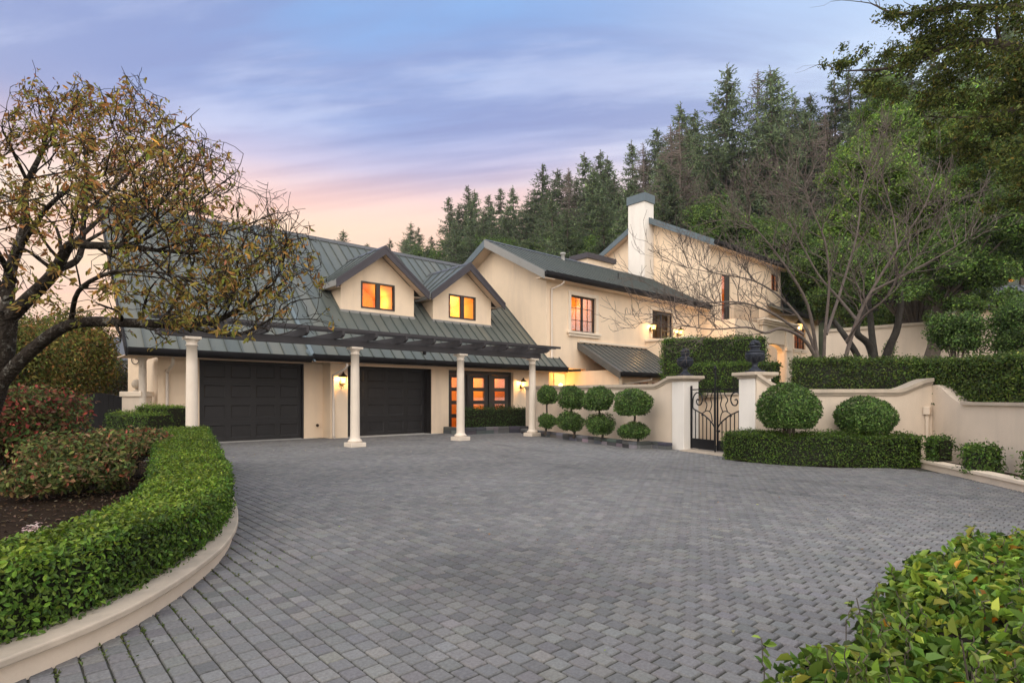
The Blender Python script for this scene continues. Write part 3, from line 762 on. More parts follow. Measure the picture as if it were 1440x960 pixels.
gutter(2.57, 7.64, 18.5, 2.79, .21); gutter(7.66, 19.92, 18.5, 2.86, .22)
g = G(); g.box(3.4, 7.64, 18.5, TL + .02, 2.62, 2.66); g.box(7.66, 19.9, 18.5, T0 + .02, 2.635, 2.68)
g.box(2.6, 3.4, 18.5, 20.5, 2.60, 2.63)
part(g, 'soffit', M['soffit'])
g = G(); g.prism([(2.57, 18.48, 2.80), (2.57, RY, RZ - .08), (2.57, RY, RZ - .33), (2.57, 18.48, 2.55)], (-.05, 0, 0)); part(g, 'rake_board', M['gutter'])
g = G(); g.prism([(19.92, 18.48, 2.87), (19.92, 19.3, 3.64), (19.92, 19.3, 3.42), (19.92, 18.48, 2.62)], (.05, 0, 0)); part(g, 'rake_board', M['gutter'])

# ---- dormers
def dormer(xc, hw=1.60):
    yF_, yR = 20.48, 20.0; ap = 7.30; sl = .78; xo = 1.96
    ez = ap - sl * xo
    wz = ap - .30 - sl * hw      # wall top at its corners
    win = (xc - .78, xc + .70, 4.90, 5.95)
    g = G(); zb = roof_z(yF_) + .02
    wall_grid(g, xc - hw, xc + hw, zb - .1, 6.0, yF_, yF_ + .2, [win])
    top = lambda x: ap - .20 - sl * abs(x - xc)
    xs6 = [xc - hw, xc, xc + hw]
    # gable above 6.0
    hx6 = (ap - .20 - 6.0) / sl
    for y, fl in ((yF_, 0), (yF_ + .2, 1)):
        q = [(xc - hx6, y, 6.0), (xc + hx6, y, 6.0), (xc, y, ap - .2)]
        g.poly(q[::-1] if fl else q)
    # cheeks
    for sx in (-1, 1):
        x = xc + sx * hw
        g.prism([(x, yF_ + .2, zb - .1), (x, roof_y(5.9) + .2, 5.8), (x, roof_y(5.9) + .2, top(x)), (x, yF_ + .2, top(x))], (-sx * .15, 0, 0))
    d = part(g, 'dormer', M['stucco'])
    # clip wall corners hidden by the roof is not needed: walls stop under the planes
    s = G(); s.box(xc - hw - .03, xc + hw + .03, yF_ - .05, yF_ + .01, zb - .09, zb + .03); s.build('sill', M['rake_grey'], d)
    yb = roof_y(ap) + .25; yb_e = roof_y(ez) + .35
    r = G()
    for sx in (-1, 1):
        e0, e1 = (xc + sx * xo, yR, ez), (xc + sx * xo, yb_e, ez); p1, p0 = (xc, yb, ap), (xc, yR, ap)
        if sx < 0: roof_plane(r, e1, e0, p0, p1, .40, .08)
        else: roof_plane(r, e0, e1, p1, p0, .40, .08)
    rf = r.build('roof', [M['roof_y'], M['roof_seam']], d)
    c = G(); c.prism([(xc - .13, yR - .02, ap - .07), (xc, yR - .02, ap + .055), (xc + .13, yR - .02, ap - .07), (xc, yR - .02, ap + .02)], (0, yb - yR, 0)); c.build('ridge_cap', M['roof_dark'], d)
    for sx in (-1, 1):
        b = G()
        q = [(xc + sx * .001, yR - .06, ap + .03), (xc + sx * (xo + .05), yR - .06, ez + .03 - sl * .05), (xc + sx * (xo + .05), yR - .06, ez - .27 - sl * .05), (xc + sx * .001, yR - .06, ap - .31)]
        b.prism(q, (0, .055, 0)); b.build('rake_board', M['dark_trim'], d)
        b2 = G(); q2 = [(xc + sx * .001, yR - .075, ap + .05), (xc + sx * (xo + .06), yR - .075, ez + .05 - sl * .06), (xc + sx * (xo + .06), yR - .075, ez - .06 - sl * .06), (xc + sx * .001, yR - .075, ap - .07)]
        b2.prism(q2, (0, .014, 0)); b2.build('rake_trim', M['dark_trim'], d)
        e = G(); e.box(xc + sx * (xo - .02), xc + sx * (xo + .03), yR, yb_e, ez - .22, ez - .01); e.build('eave_board', M['rake_grey'], d)
        so = G(); zz_ = lambda x: ap - sl * abs(x - xc) - .12
        xa, xb_ = xc + sx * (xo - .03), xc
        so.hexa([(xa, yR, zz_(xa) - .05), (xb_, yR, zz_(xb_) - .05), (xb_, yF_ - .005, zz_(xb_) - .05), (xa, yF_ - .005, zz_(xa) - .05), (xa, yR, zz_(xa)), (xb_, yR, zz_(xb_)), (xb_, yF_ - .005, zz_(xb_)), (xa, yF_ - .005, zz_(xa))])
        xw = xc + sx * hw
        so.box(min(xa, xw), max(xa, xw), yF_, yb_e - .3, ez - .19, ez - .16)
        so.build('soffit', M['soffit'], d)
    w = G(); x0, x1, z0, z1 = win; yy = yF_ + .05
    fr = .065
    w.box(x0 + .002, x0 + fr, yy - .07, yy + .06, z0 + .002, z1 - .002); w.box(x1 - fr, x1 - .002, yy - .07, yy + .06, z0 + .002, z1 - .002)
    w.box(x0 + fr, x1 - fr, yy - .07, yy + .06, z1 - fr, z1 - .002); w.box(x0 + fr, x1 - fr, yy - .07, yy + .06, z0 + .002, z0 + fr)
    w.box((x0 + x1) / 2 - .09, (x0 + x1) / 2 + .09, yy - .06, yy + .05, z0 + fr, z1 - fr)
    wo_ = w.build('window', M['frame_dark'], d, bevel=.006)
    p = G(); p.box(x0 + fr, x1 - fr, yy + .01, yy + .016, z0 + fr, z1 - fr); p.build('pane', M['glass'], d)
    return d
d1 = dormer(11.20); d2 = dormer(15.34)
def attic(xc, pos, e, col, mat):
    g = G(); x0, x1, y0, y1, z0, z1 = xc - 1.4, xc + 1.4, 20.69, 23.6, 4.6, 6.9
    V = [(x0, y0, z0), (x1, y0, z0), (x1, y1, z0), (x0, y1, z0), (x0, y0, 5.9), (x1, y0, 5.9), (x1, y1, 5.9), (x0, y1, 5.9), (xc, y0, 7.0), (xc, y1, 7.0)]
    g.add(V, [(0, 1, 2, 3), (3, 2, 6, 9, 7), (0, 3, 7, 4), (2, 1, 5, 6), (4, 7, 9, 8), (6, 5, 8, 9)])
    o = part(g, 'lit_room', mat); lamp('room_lamp', pos, e, col, .07, o); return o
a1 = attic(11.2, (12.25, 22.6, 5.55), 46, (1, .55, .16), M['room_wall'])
g = G(); g.box(11.45, 11.95, 23.5, 23.58, 4.7, 5.35); g.build('picture', M['room_dark'], a1)
g = G(); g.box(10.6, 10.75, 20.9, 23.5, 6.1, 6.28); g.build('ceiling_beam', M['room_dark'], a1)
a2 = attic(15.34, (15.75, 22.9, 5.65), 100, (1, .62, .25), M['room_cream'])
g = G(); g.lathe([(.02, 5.42), (.05, 5.45), (.13, 5.5), (.09, 5.75), (.085, 5.75)], (15.75, 23.35, 0)); g.build('lamp_shade', M['bulb'], a2)

# ---- wing with two windows
WY, WX0 = 19.0, 19.07
W1 = (20.75, 22.60, 4.67, 6.44); W2 = (27.50, 29.60, 4.80, 6.40)
wez, wrz, wey, wry = 7.16, 9.42, 18.45, 22.73
wsl = (wrz - wez) / (wry - wey)
g = G()
wall_grid(g, WX0 + .3, 33.0, 2.87, 7.10, WY, WY + .35, [W1, W2])
wall_grid(g, 21.87, 33.0, -.05, 2.87, WY, WY + .35)
g.prism([(WX0, WY, 2.87), (WX0, 27.0, 2.87), (WX0, 27.0, 6.95), (WX0, wry, wrz - .2), (WX0, WY + .35, 7.43), (WX0, WY, 7.10)], (.3, 0, 0))
g.box(WX0, 21.87, WY + .35, 21.2, 2.87, 2.97)
part(g, 'wing_wall', M['stucco'])
g = G(); g.box(19.45, 21.87, 20.2, 20.4, -.05, 2.87); g.box(21.60, 21.86, 16.75, 20.2, -.05, 2.75); 
part(g, 'porch_wall', M['stucco'])
g = G()
roof_plane(g, (18.41, wey, wez), (32.98, wey, wez), (33.2, wry, wrz), (18.41, wry, wrz), .42, .08)
roof_plane(g, (18.41, 2 * wry - wey, wez), (33.2, 2 * wry - wey, wez), (33.2, wry + .01, wrz), (18.41, wry + .01, wrz), .42, .08)
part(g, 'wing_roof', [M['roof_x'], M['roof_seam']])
g = G(); g.prism([(18.4, wry - .14, wrz - .03), (18.4, wry, wrz + .07), (18.4, wry + .14, wrz - .03)], (14.8, 0, 0)); part(g, 'ridge_cap', M['roof_dark'])
for sy in (-1, 1):
    g = G(); y_e = wry + sy * (wry - wey)
    g.prism([(18.40, y_e - sy * -.02, wez + .02), (18.40, wry, wrz + .03), (18.40, wry, wrz - .36), (18.40, y_e - sy * -.02, wez - .34)], (-.05, 0, 0)); part(g, 'rake_board', M['rake_grey'] if sy < 0 else M['rake_blue'])
    g = G(); g.hexa([(18.41, y_e, wez - .30), (WX0 + .02, y_e, wez - .30), (WX0 + .02, wry, wrz - .30), (18.41, wry, wrz - .30), (18.41, y_e, wez - .26), (WX0 + .02, y_e, wez - .26), (WX0 + .02, wry, wrz - .26), (18.41, wry, wrz - .26)]); part(g, 'soffit', M['soffit'])
gutter(18.41, 32.9, wey, wez + .02, .27, .15)
g = G(); g.box(18.42, 32.9, wey, WY - .002, wez - .26, wez - .22); part(g, 'soffit', M['soffit'])
def window(x0, x1, z0, z1, y, ncol=2, lit=None, mull_h=(1 / 3, 2 / 3), parent=None, sill=True, trim=.2, vb=1):
    g = G(); fr = .07; yy = y + .10
    g.box(x0 + .002, x0 + fr, yy - .03, yy + .06, z0 + .002, z1 - .002); g.box(x1 - fr, x1 - .002, yy - .03, yy + .06, z0 + .002, z1 - .002)
    g.box(x0 + fr, x1 - fr, yy - .03, yy + .06, z1 - fr, z1 - .002); g.box(x0 + fr, x1 - fr, yy - .03, yy + .06, z0 + .002, z0 + fr)
    cw = (x1 - x0 - 2 * fr) / ncol
    for c in range(1, ncol): g.box(x0 + fr + c * cw - .055, x0 + fr + c * cw + .055, yy - .025, yy + .05, z0 + fr, z1 - fr)
    for c in range(ncol):
        a, b = x0 + fr + c * cw, x0 + fr + (c + 1) * cw
        for k in range(vb): xm = a + (b - a) * (k + 1) / (vb + 1); g.box(xm - .014, xm + .014, yy + .0, yy + .012, z0 + fr, z1 - fr)
        for f in mull_h: zm = z0 + (z1 - z0) * f; g.box(a, b, yy + .002, yy + .013, zm - .014, zm + .014)
    w = part(g, 'window', M['frame_dark'], parent)
    p = G(); p.box(x0 + fr * .9, x1 - fr * .9, yy + .016, yy + .022, z0 + fr * .9, z1 - fr * .9); p.build('pane', M['glass'], w)
    t = G(); q = trim
    t.box(x0 - q, x0 - .001, y - .05, y + .01, z0, z1 + q); t.box(x1 + .001, x1 + q, y - .05, y + .01, z0, z1 + q); t.box(x0 - .001, x1 + .001, y - .05, y + .01, z1 + .001, z1 + q)
    t.build('surround', M['trim'], w, bevel=.01)
    if sill:
        s = G(); s.box(x0 - q - .10, x1 + q + .10, y - .16, y + .01, z0 - .11, z0 - .002); s.box(x0 - q - .02, x1 + q + .02, y - .10, y + .01, z0 - .24, z0 - .112); s.build('sill', M['trim'], w, bevel=.012)
    return w
window(*W1, WY); window(*W2, WY, ncol=2, vb=2, sill=False)
r1 = room(20.4, 23.0, WY + .36, 21.6, 3.6, 6.9, M['room_wall'], 52, (22.3, 20.6, 6.3), (1, .5, .13))
g = G(); g.box(20.5, 21.55, 21.0, 21.5, 3.62, 5.3); g.build('cabinet', M['room_dark'], r1)
g = G(); g.lathe([(.02, 5.30), (.16, 5.36), (.2, 5.5), (.16, 5.66), (.05, 5.76)], (21.2, 20.7, -.45)); g.build('vase', M['room_cream'], r1)
r2 = room(27.2, 30.2, WY + .36, 22.0, 3.6, 6.9, M['room_dark'], 5, (29.0, 20.6, 5.3), (1, .7, .4))
g = G(); g.lathe([(.04, 5.02), (.1, 5.06), (.07, 5.26)], (29.15, 20.4, 0)); g.build('lamp_shade', M['bulb'], r2)
g = G()  # sheer curtains
for xa, xb in ((27.62, 28.3), (28.75, 29.45)):
    xs_ = np.linspace(xa, xb, 30); ys = WY + .45 + .03 * np.sin(np.arange(30) * 1.7)
    g.add(np.vstack([np.c_[xs_, ys, np.full(30, 4.8)], np.c_[xs_, ys, np.full(30, 6.5)]]), [(i, i + 1, 31 + i, 30 + i) for i in range(29)])
g.build('curtain', M['room_dark'], r2)
# balcony block with parapet, right of the lean-to
g = G(); g.box(26.9, 33.0, 16.3, WY - .002, -.05, 4.54); part(g, 'balcony_block', M['stucco'])
g = G(); g.box(26.8, 33.0, 16.2, WY - .004, 4.542, 4.66); part(g, 'balcony_coping', M['trim'], bevel=.015)
# lean-to roof over the porch
g = G()
roof_plane(g, (21.29, 16.44, 2.60), (26.9, 16.44, 2.60), (26.9, WY - .003, 4.12), (21.29, WY - .003, 4.12), .42, .07)
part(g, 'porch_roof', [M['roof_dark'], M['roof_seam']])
g = G(); g.prism([(21.28, 16.40, 2.64), (21.28, WY - .004, 4.17), (21.28, WY - .004, 3.84), (21.28, 16.40, 2.30)], (-.06, 0, 0)); part(g, 'rake_board', M['roof_dark'])
g = G(); g.box(21.3, 26.9, WY - .10, WY - .004, 4.17, 4.27); part(g, 'roof_flashing', M['trim'])
gutter(21.30, 26.9, 16.44, 2.64, .22, .13)
g = G(); g.hexa([(21.3, 16.46, 2.46), (26.9, 16.46, 2.46), (26.9, WY - .01, 3.95), (21.3, WY - .01, 3.95), (21.3, 16.46, 2.5), (26.9, 16.46, 2.5), (26.9, WY - .01, 3.99), (21.3, WY - .01, 3.99)]); part(g, 'soffit', M['soffit'])
g = G(); wall_grid(g, 21.87, 26.89, -.05, 2.45, 17.2, 17.4, [(23.4, 24.6, .1, 2.2), (24.9, 26.1, .1, 2.2)]); part(g, 'porch_wall', M['stucco'])
for a in (23.4, 24.9):
    g = G()
    for x in (a + .03, a + .60, a + 1.17): g.box(x - .03, x + .03, 17.25, 17.3, .1, 2.19)
    for z in (.14, .75, 1.4, 2.16): g.box(a + .06, a + 1.14, 17.25, 17.3, z - .03, z + .03)
    w_ = part(g, 'window', M['frame_dark']); p = G(); p.box(a + .05, a + 1.15, 17.27, 17.275, .15, 2.15); p.build('pane', M['glass'], w_)
room(22.5, 26.5, 17.42, 18.9, .02, 2.3, M['room_wall'], 35, (24.4, 18.3, 1.9))
# recess window with a lamp behind it
g = G(); x0, x1, z0, z1 = 20.85, 21.55, 1.85, 2.62
g.box(x0 - .06, x0, 20.14, 20.2, z0 - .06, z1 + .06); g.box(x1, x1 + .04, 20.14, 20.2, z0 - .06, z1 + .06); g.box(x0, x1, 20.14, 20.2, z1, z1 + .06); g.box(x0, x1, 20.14, 20.2, z0 - .06, z0)
w_ = part(g, 'window', M['trim']); M['lit_pane'] = glow('lit_pane', (1.0, .60, .20), 1.5); p = G(); p.box(x0 + .001, x1 - .001, 20.17, 20.18, z0 + .001, z1 - .001); p.build('pane', M['lit_pane'], w_)
b_ = G(); b_.lathe([(.01, 1.9), (.09, 1.95), (.10, 2.1), (.03, 2.16)], (21.2, 20.10, 0), n=12); wb = b_.build('bulb', M['bulb'], w_)
lamp('porch_lamp', (20.9, 19.75, 2.45), 26, (1, .45, .10), .08, HOUSE)
# vent pipe, small chimneys
g = G(); vx, vy = 23.6, 22.2; vz = wez + wsl * (vy - wey)
g.lathe([(.11, vz - .1), (.11, vz + .32), (.15, vz + .33), (.15, vz + .42), (.02, vz + .45)], (vx, vy, 0), n=14); part(g, 'vent_pipe', M['concrete'], smooth=True)
for x, y in ((26.0, 20.2), (31.0, 19.2)):
    g = G(); z = wez + wsl * (y - wey); g.tube([(x, y, z - .05), (x, y, z + .35)], .03, 8); part(g, 'vent_pipe', M['gutter'])
g = G(); g.box(28.0, 30.6, 24.2, 25.5, 7.5, 10.35); ch = part(g, 'low_chimney', M['stucco'])
g = G(); g.box(27.85, 30.75, 24.05, 25.65, 10.352, 10.68); g.build('cap', M['dark_trim'], ch)
# ---- tall block with the chimney
B0 = 33.0
ez3, rz3, ey3, ry3 = 11.05, 13.72, 17.95, 23.15
sl3 = (rz3 - ez3) / (ry3 - ey3)
g = G()
g.prism([(B0, 18.5, -.05), (B0, 27.8, -.05), (B0, 27.8, ez3 + .05), (B0, ry3, rz3 - .22), (B0, 18.5, ez3 + .06)], (.3, 0, 0))
wall_grid(g, B0 + .3, 43.0, -.05, ez3 + .1, 18.5, 18.8, [(34.4, 35.5, 6.35, 9.35), (41.4, 42.7, 9.2, 10.4)])
wall_grid(g, 43.0, 50.0, -.05, 7.75, 18.5, 18.8, [(45.3, 47.4, 5.2, 6.85)])
part(g, 'tower_wall', M['stucco'])
g = G()
roof_plane(g, (32.5, ey3, ez3), (43.8, ey3, ez3), (43.8, ry3, rz3), (32.5, ry3, rz3), .42, .08)
roof_plane(g, (32.5, 2 * ry3 - ey3, ez3), (43.8, 2 * ry3 - ey3, ez3), (43.8, ry3 + .01, rz3), (32.5, ry3 + .01, rz3), .42, .08)
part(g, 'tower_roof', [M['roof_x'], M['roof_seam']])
for sy in (-1, 1):
    g = G(); y_e = ry3 + sy * (ry3 - ey3)
    g.prism([(32.49, y_e, ez3 + .04), (32.49, ry3, rz3 + .05), (32.49, ry3, rz3 - .36), (32.49, y_e, ez3 - .34)], (-.06, 0, 0)); part(g, 'rake_board', M['rake_blue'])
    g = G(); g.hexa([(32.5, y_e, ez3 - .32), (33.0, y_e, ez3 - .32), (33.0, ry3, rz3 - .32), (32.5, ry3, rz3 - .32), (32.5, y_e, ez3 - .27), (33.0, y_e, ez3 - .27), (33.0, ry3, rz3 - .27), (32.5, ry3, rz3 - .27)]); part(g, 'soffit', M['soffit'])
gutter(32.5, 43.8, ey3, ez3 + .02, .30, .15)
g = G(); g.box(32.5, 43.8, ey3, 18.498, ez3 - .28, ez3 - .23); part(g, 'soffit', M['soffit'])
g = G(); g.box(31.95, 32.98, 22.65, 23.98, 7.0, 14.5); ch = part(g, 'chimney', M['stucco_light'])
g = G(); g.box(31.87, 33.02, 22.57, 24.06, 14.502, 15.05); g.build('cap', M['rake_blue'], ch)
# upper door to the balcony and window
window(41.4, 42.7, 9.2, 10.4, 18.5, ncol=2, vb=0, sill=False, trim=.12); room(41.0, 42.95, 18.82, 20.5, 8.8, 10.9, M['room_wall'], 12, (42.3, 19.8, 10.2))
g = G(); g.box(34.42, 34.5, 18.55, 18.62, 6.36, 9.33); g.box(35.4, 35.48, 18.55, 18.62, 6.36, 9.33); g.box(34.5, 35.4, 18.55, 18.62, 9.25, 9.33); g.box(34.9, 35.4, 18.56, 18.61, 6.36, 9.25)
bd = part(g, 'balcony_door', M['frame_dark']); p = G(); p.box(34.5, 34.9, 18.58, 18.585, 6.4, 9.25); p.build('pane', M['glass'], bd)
room(34.0, 36.0, 18.82, 20.6, 6.2, 9.8, M['room_wall'], 45, (34.6, 19.8, 8.9), (1, .45, .12))
g = G(); g.box(33.0, 36.2, 16.9, 18.498, -.05, 6.2); part(g, 'balcony_block', M['stucco'])
g = G()
for x in np.arange(33.06, 36.2, .12): g.tube([(x, 16.95, 6.2), (x, 16.95, 7.1)], .012, 4)
for y in np.arange(17.05, 18.5, .12): g.tube([(33.05, y, 6.2), (33.05, y, 7.1)], .012, 4)
g.tube([(33.05, 18.5, 7.12), (33.05, 16.95, 7.12), (36.2, 16.95, 7.12)], .025, 5)
part(g, 'balcony_railing', M['iron'])
# entrance portico
g = G()
wall_grid(g, 36.25, 41.0, 1.2, 6.45, 16.8, 17.3, [(36.95, 39.7, 1.2, 5.0)])
part(g, 'portico', M['trim']); pc = bpy.data.objects['portico']
g = G(); th = np.linspace(0, np.pi, 15); xc, hw_, zc_ = 38.325, 1.375, 4.7      # segmental arch filling the head of the opening
arc = [(xc + hw_ * math.cos(t), 4.45 + .52 * math.sin(t)) for t in th]
g.prism([(36.952, 16.9, 4.998), (36.952, 16.9, 4.46)] + [(x, 16.9, z) for x, z in arc[::-1]] + [(39.698, 16.9, 4.998)], (0, .35, 0)); g.build('arch', M['trim'], pc)
g = G(); g.box(36.1, 41.15, 16.62, 17.3, 6.1, 6.24); g.box(36.02, 41.22, 16.52, 17.3, 6.242, 6.36); g.box(35.95, 41.3, 16.42, 17.35, 6.362, 6.5)
for a, b in ((36.28, 36.92), (39.75, 40.4)):
    g.box(a, b, 16.70, 16.8, 1.2, 4.6); g.box(a - .08, b + .08, 16.62, 16.8, 4.6, 4.85); g.box(a, b, 16.70, 16.8, 4.85, 6.1)
g.build('pilaster', M['trim'], pc, bevel=.02)
g = G(); g.box(36.9, 37.9, 18.3, 18.4, 1.3, 4.3)
for x in (37.2, 37.55): g.box(x - .03, x + .03, 18.25, 18.3, 2.6, 4.2)
dr = part(g, 'front_door', M['frame_dark']); p = G(); p.box(37.02, 37.8, 18.26, 18.27, 2.7, 4.15); M['lit_red'] = glow('lit_red', (1.0, .22, .05), .8); p.build('pane', M['lit_red'], dr)
window(45.3, 47.4, 5.2, 6.85, 18.5, ncol=2, vb=1, trim=.2); room(44.9, 47.8, 18.82, 21, 4.8, 7.3, M['room_wall'], 14, (46.3, 20, 7.0), (1, .38, .1))
g = G(); roof_plane(g, (40.8, 17.4, 7.6), (52.0, 17.4, 7.6), (52.0, 22.5, 10.0), (40.8, 22.5, 10.0), .42, .08); part(g, 'entry_roof', [M['roof_x'], M['roof_seam']])
gutter(40.8, 52.0, 17.4, 7.62, .28, .15)
g = G(); g.box(45.2, 47.6, 18.42, 18.5, 3.9, 4.5); g.box(45.0, 47.8, 18.40, 18.5, 4.5, 4.62); g.box(49.0, 49.6, 18.3, 18.5, 1.0, 7.3); part(g, 'wall_panel', M['trim'])
# downspouts
def downspout(pts, r=.045, mat='white_metal'):
    g = G(); g.tube(smooth_pts(pts, 4), r, 8); return part(g, 'downspout', M[mat], smooth=True)
downspout([(8.95, 18.62, 2.62), (8.93, 18.66, 2.45), (8.72, 19.08, 2.22), (8.70, 19.14, 2.1), (8.70, 19.14, 1.0), (8.70, 19.14, .12), (8.70, 19.05, .03)])
downspout([(19.75, 18.52, 6.93), (19.72, 18.56, 6.78), (19.40, 18.88, 6.55), (19.36, 18.93, 6.45), (19.36, 18.93, 5.0), (19.36, 18.93, 3.3)])
downspout([(23.9, 16.5, 2.42), (23.8, 16.6, 2.3), (22.6, 17.1, 2.1), (22.5, 17.13, 2.0), (22.5, 17.13, .1)])
downspout([(3.75, 19.0, 2.6), (3.75, 19.05, 2.4), (3.75, 19.75, 2.2), (3.75, 19.78, 2.1), (3.75, 19.78, .05)])
g = G(); g.lathe([(.0, .0), (.035, .0), (.03, .05), (.055, .055), (.05, .08), (0, .09)], (0, 0, 0), n=10)
o = part(g, 'hose_tap', M['bronze']); o.rotation_euler = (math.radians(90), 0, 0); o.parent = None; o.parent = HOUSE; o.matrix_parent_inverse = Matrix.Translation(-Vector(HOUSE.location)); o.location = (8.4, TL, .45)
g = G(); g.lathe([(.105, 0), (.10, 2.5), (.13, 2.55), (.13, 2.6)], (3.12, 19.75, 0), n=16); part(g, 'corner_post', M['column'], smooth=True)
# ================================================================== PERGOLA
PG = thing('pergola', 'dark slatted pergola on four cream columns in front of the garage', 'pergola', (9.2, 15.46, 0), world_children=True)
for x in (3.45, 7.68, 11.47, 14.78):
    pr = [(.0, .0), (.175, .13), (.20, .135), (.205, .17), (.19, .20), (.165, .215), (.15, .235), (.137, .27), (.134, .6), (.131, 1.2), (.122, 2.2), (.115, 2.66), (.133, 2.665), (.137, 2.69), (.118, 2.70), (.12, 2.76), (.15, 2.80), (.155, 2.815)]
    g = G(); g.lathe([(.14, .13)] + pr[2:], (x, 15.46, 0), n=28)
    c = g.build('column', M['column'], PG, smooth=True)
    b = G(); b.box(x - .235, x + .235, 15.225, 15.695, 0.0, .128); b.build('base', M['column'], c, bevel=.012)
    k = G(); k.box(x - .175, x + .175, 15.285, 15.635, 2.815, 2.878); k.build('capital', M['column'], c, bevel=.008)
g = G(); g.box(2.75, 15.16, 15.39, 15.53, 2.88, 3.07); g.build('beam', M['wood_dark'], PG, bevel=.006)
for i in range(13):
    x = 3.05 + i * 1.0
    g = G(); y0, y1 = 14.86, 17.4
    g.hexa([(x - .04, y0, 3.14), (x + .04, y0, 3.14), (x + .04, y0 + .16, 3.072), (x - .04, y0 + .16, 3.072), (x - .04, y0, 3.255), (x + .04, y0, 3.255), (x + .04, y0 + .16, 3.255), (x - .04, y0 + .16, 3.255)])
    g.box(x - .04, x + .04, y0 + .16, y1, 3.072, 3.255)
    g.build('rafter', M['wood_dark'], PG)
for y in (14.95, 15.20, 15.46):
    g = G(); g.box(2.6, 15.75, y - .025, y + .025, 3.257, 3.335); g.build('purlin', M['wood_dark'], PG)
g = G(); g.lathe([(0, -.1), (.05, -.1), (.06, -.03), (.06, 0), (0, 0)], (10.05, 15.46, 2.88), n=10); g.build('spotlight', M['gutter'], PG)

# ================================================================== WALL LANTERNS (built at the origin, back on the plane y=0, facing -y)
def make_lantern():
    t = thing('wall_lantern', 'glowing bronze scroll lantern on the cream pier left of the right garage door', 'lantern', group='lit wall lanterns')
    g = G(); g.lathe([(.0, -.02), (.055, -.02), (.055, .0), (0, .0)], (0, 0, 0), n=12)
    V = g.V[-1]; g.V[-1] = np.c_[V[:, 0], V[:, 2], V[:, 1] * 1.8 - .06]
    th = np.linspace(-.4, 4.6, 22)
    g.tube(np.c_[np.zeros(22), -.085 - .075 * np.cos(th) * np.linspace(1, .45, 22), -.20 + .085 * np.sin(th) * np.linspace(1, .45, 22)], .011, 6)
    g.tube(smooth_pts([(0, -.01, -.02), (0, -.05, -.13), (0, -.12, -.17), (0, -.17, -.12)], 4), .012, 6)
    g.build('bracket', M['bronze'], t)
    g = G(); c = (0, -.17, 0)
    g.lathe([(.03, -.125), (.085, -.105), (.092, -.09), (.02, -.092)], c, n=6)
    for k in range(6):
        a = k * math.pi / 3; g.tube([(.088 * math.cos(a), -.17 + .088 * math.sin(a), -.10), (.125 * math.cos(a), -.17 + .125 * math.sin(a), .12)], .007, 4)
    g.lathe([(.125, .112), (.138, .118), (.138, .135), (.12, .14)], c, n=6)
    g.build('cage', M['bronze'], t)
    g = G(); g.lathe([(.145, .135), (.11, .165), (.055, .195), (.04, .215), (.05, .225), (.02, .24), (.028, .262), (.0, .285)], c, n=12); g.build('cap', M['bronze'], t)
    g = G(); g.lathe([(.083, -.098), (.118, .112)], c, n=6); g.build('lamp_glass', M['lamp_glass'], t)
    g = G(); g.lathe([(0, -.05), (.025, -.04), (.035, .0), (.02, .05), (0, .07)], c, n=10); g.build('bulb', M['bulb'], t, smooth=True)
    lamp('lantern_light', (0, -.17, .092), 85, (1, .56, .18), .05, t)
    return t
ln0 = make_lantern()
for i, (x, y, z, sc, lb) in enumerate([
        (9.00, T0, 2.02, 1.12, 'glowing bronze scroll lantern on the cream pier left of the right garage door'),
        (17.62, T0, 2.02, 1.12, 'glowing bronze scroll lantern right of the glazed doors by the last column'),
        (27.28, WY - .05, 5.36, 1.25, 'upper floor lit lantern left of the curtained window'),
        (30.05, WY - .05, 5.28, 1.25, 'upper floor lit lantern right of the curtained window, above the hedge')]):
    o = ln0 if i == 0 else copy_tree(ln0)
    o.location = (x, y - .001, z); o.scale = (sc, sc, sc); o['label'] = lb
pl_ = W(1122, 462, 42.5)
o = copy_tree(ln0); o.location = (45.0, 18.38, 6.75); o.scale = (2.2, 2.2, 2.2); o['label'] = 'lit entrance lantern glowing behind the bare tree branches'
for ch in o.children:
    if ch.type == 'LIGHT': ch.data = ch.data.copy(); ch.data.energy = 60
lamp('portico_light', (38.3, 17.8, 4.5), 60, (1, .52, .18), .1, HOUSE)

# ================================================================== GARDEN WALL, GATE
DL = np.array([-.2737, -.962]); DG = np.array([-.327, -.945]); NG = np.array([-.945, .327])   # NG faces the drive
angG = math.atan2(DG[1], DG[0])
wl0, wl1 = np.array([13.93, 8.97]), np.array([16.35, 17.5])
tq = np.linspace(0, 1, 40); Pl = wl1 + (wl0 - wl1) * tq[:, None]     # far -> near
Lw = np.linalg.norm(wl1 - wl0); sdist = Lw * (1 - tq)
zt = 1.72 + .012 * sdist; zt = zt + .20 * np.clip(1 - (sdist - .0) / .75, 0, 1) ** 2 * (3 - 2 * np.clip(1 - sdist / .75, 0, 1))
GW = thing('garden_wall', 'cream rendered garden wall with coping behind the four tiered topiaries', 'wall', (15, 13, 0), world_children=True)
nsgn = path_frames(Pl)[0]; sg = 1 if nsgn @ np.array([-1, 0]) > 0 else -1     # + side = drive side?
g = G(); ribbon(g, Pl, 0, -sg * .28, -.05, zt); g.build('wall_body', M['stucco_wall'], GW)
g = G(); ribbon(g, Pl, sg * .07, -sg * .35, zt + .001, zt + .085); ribbon(g, Pl, sg * .035, -sg * .30, zt - .05, zt + .0005); g.build('coping', M['coping'], GW)

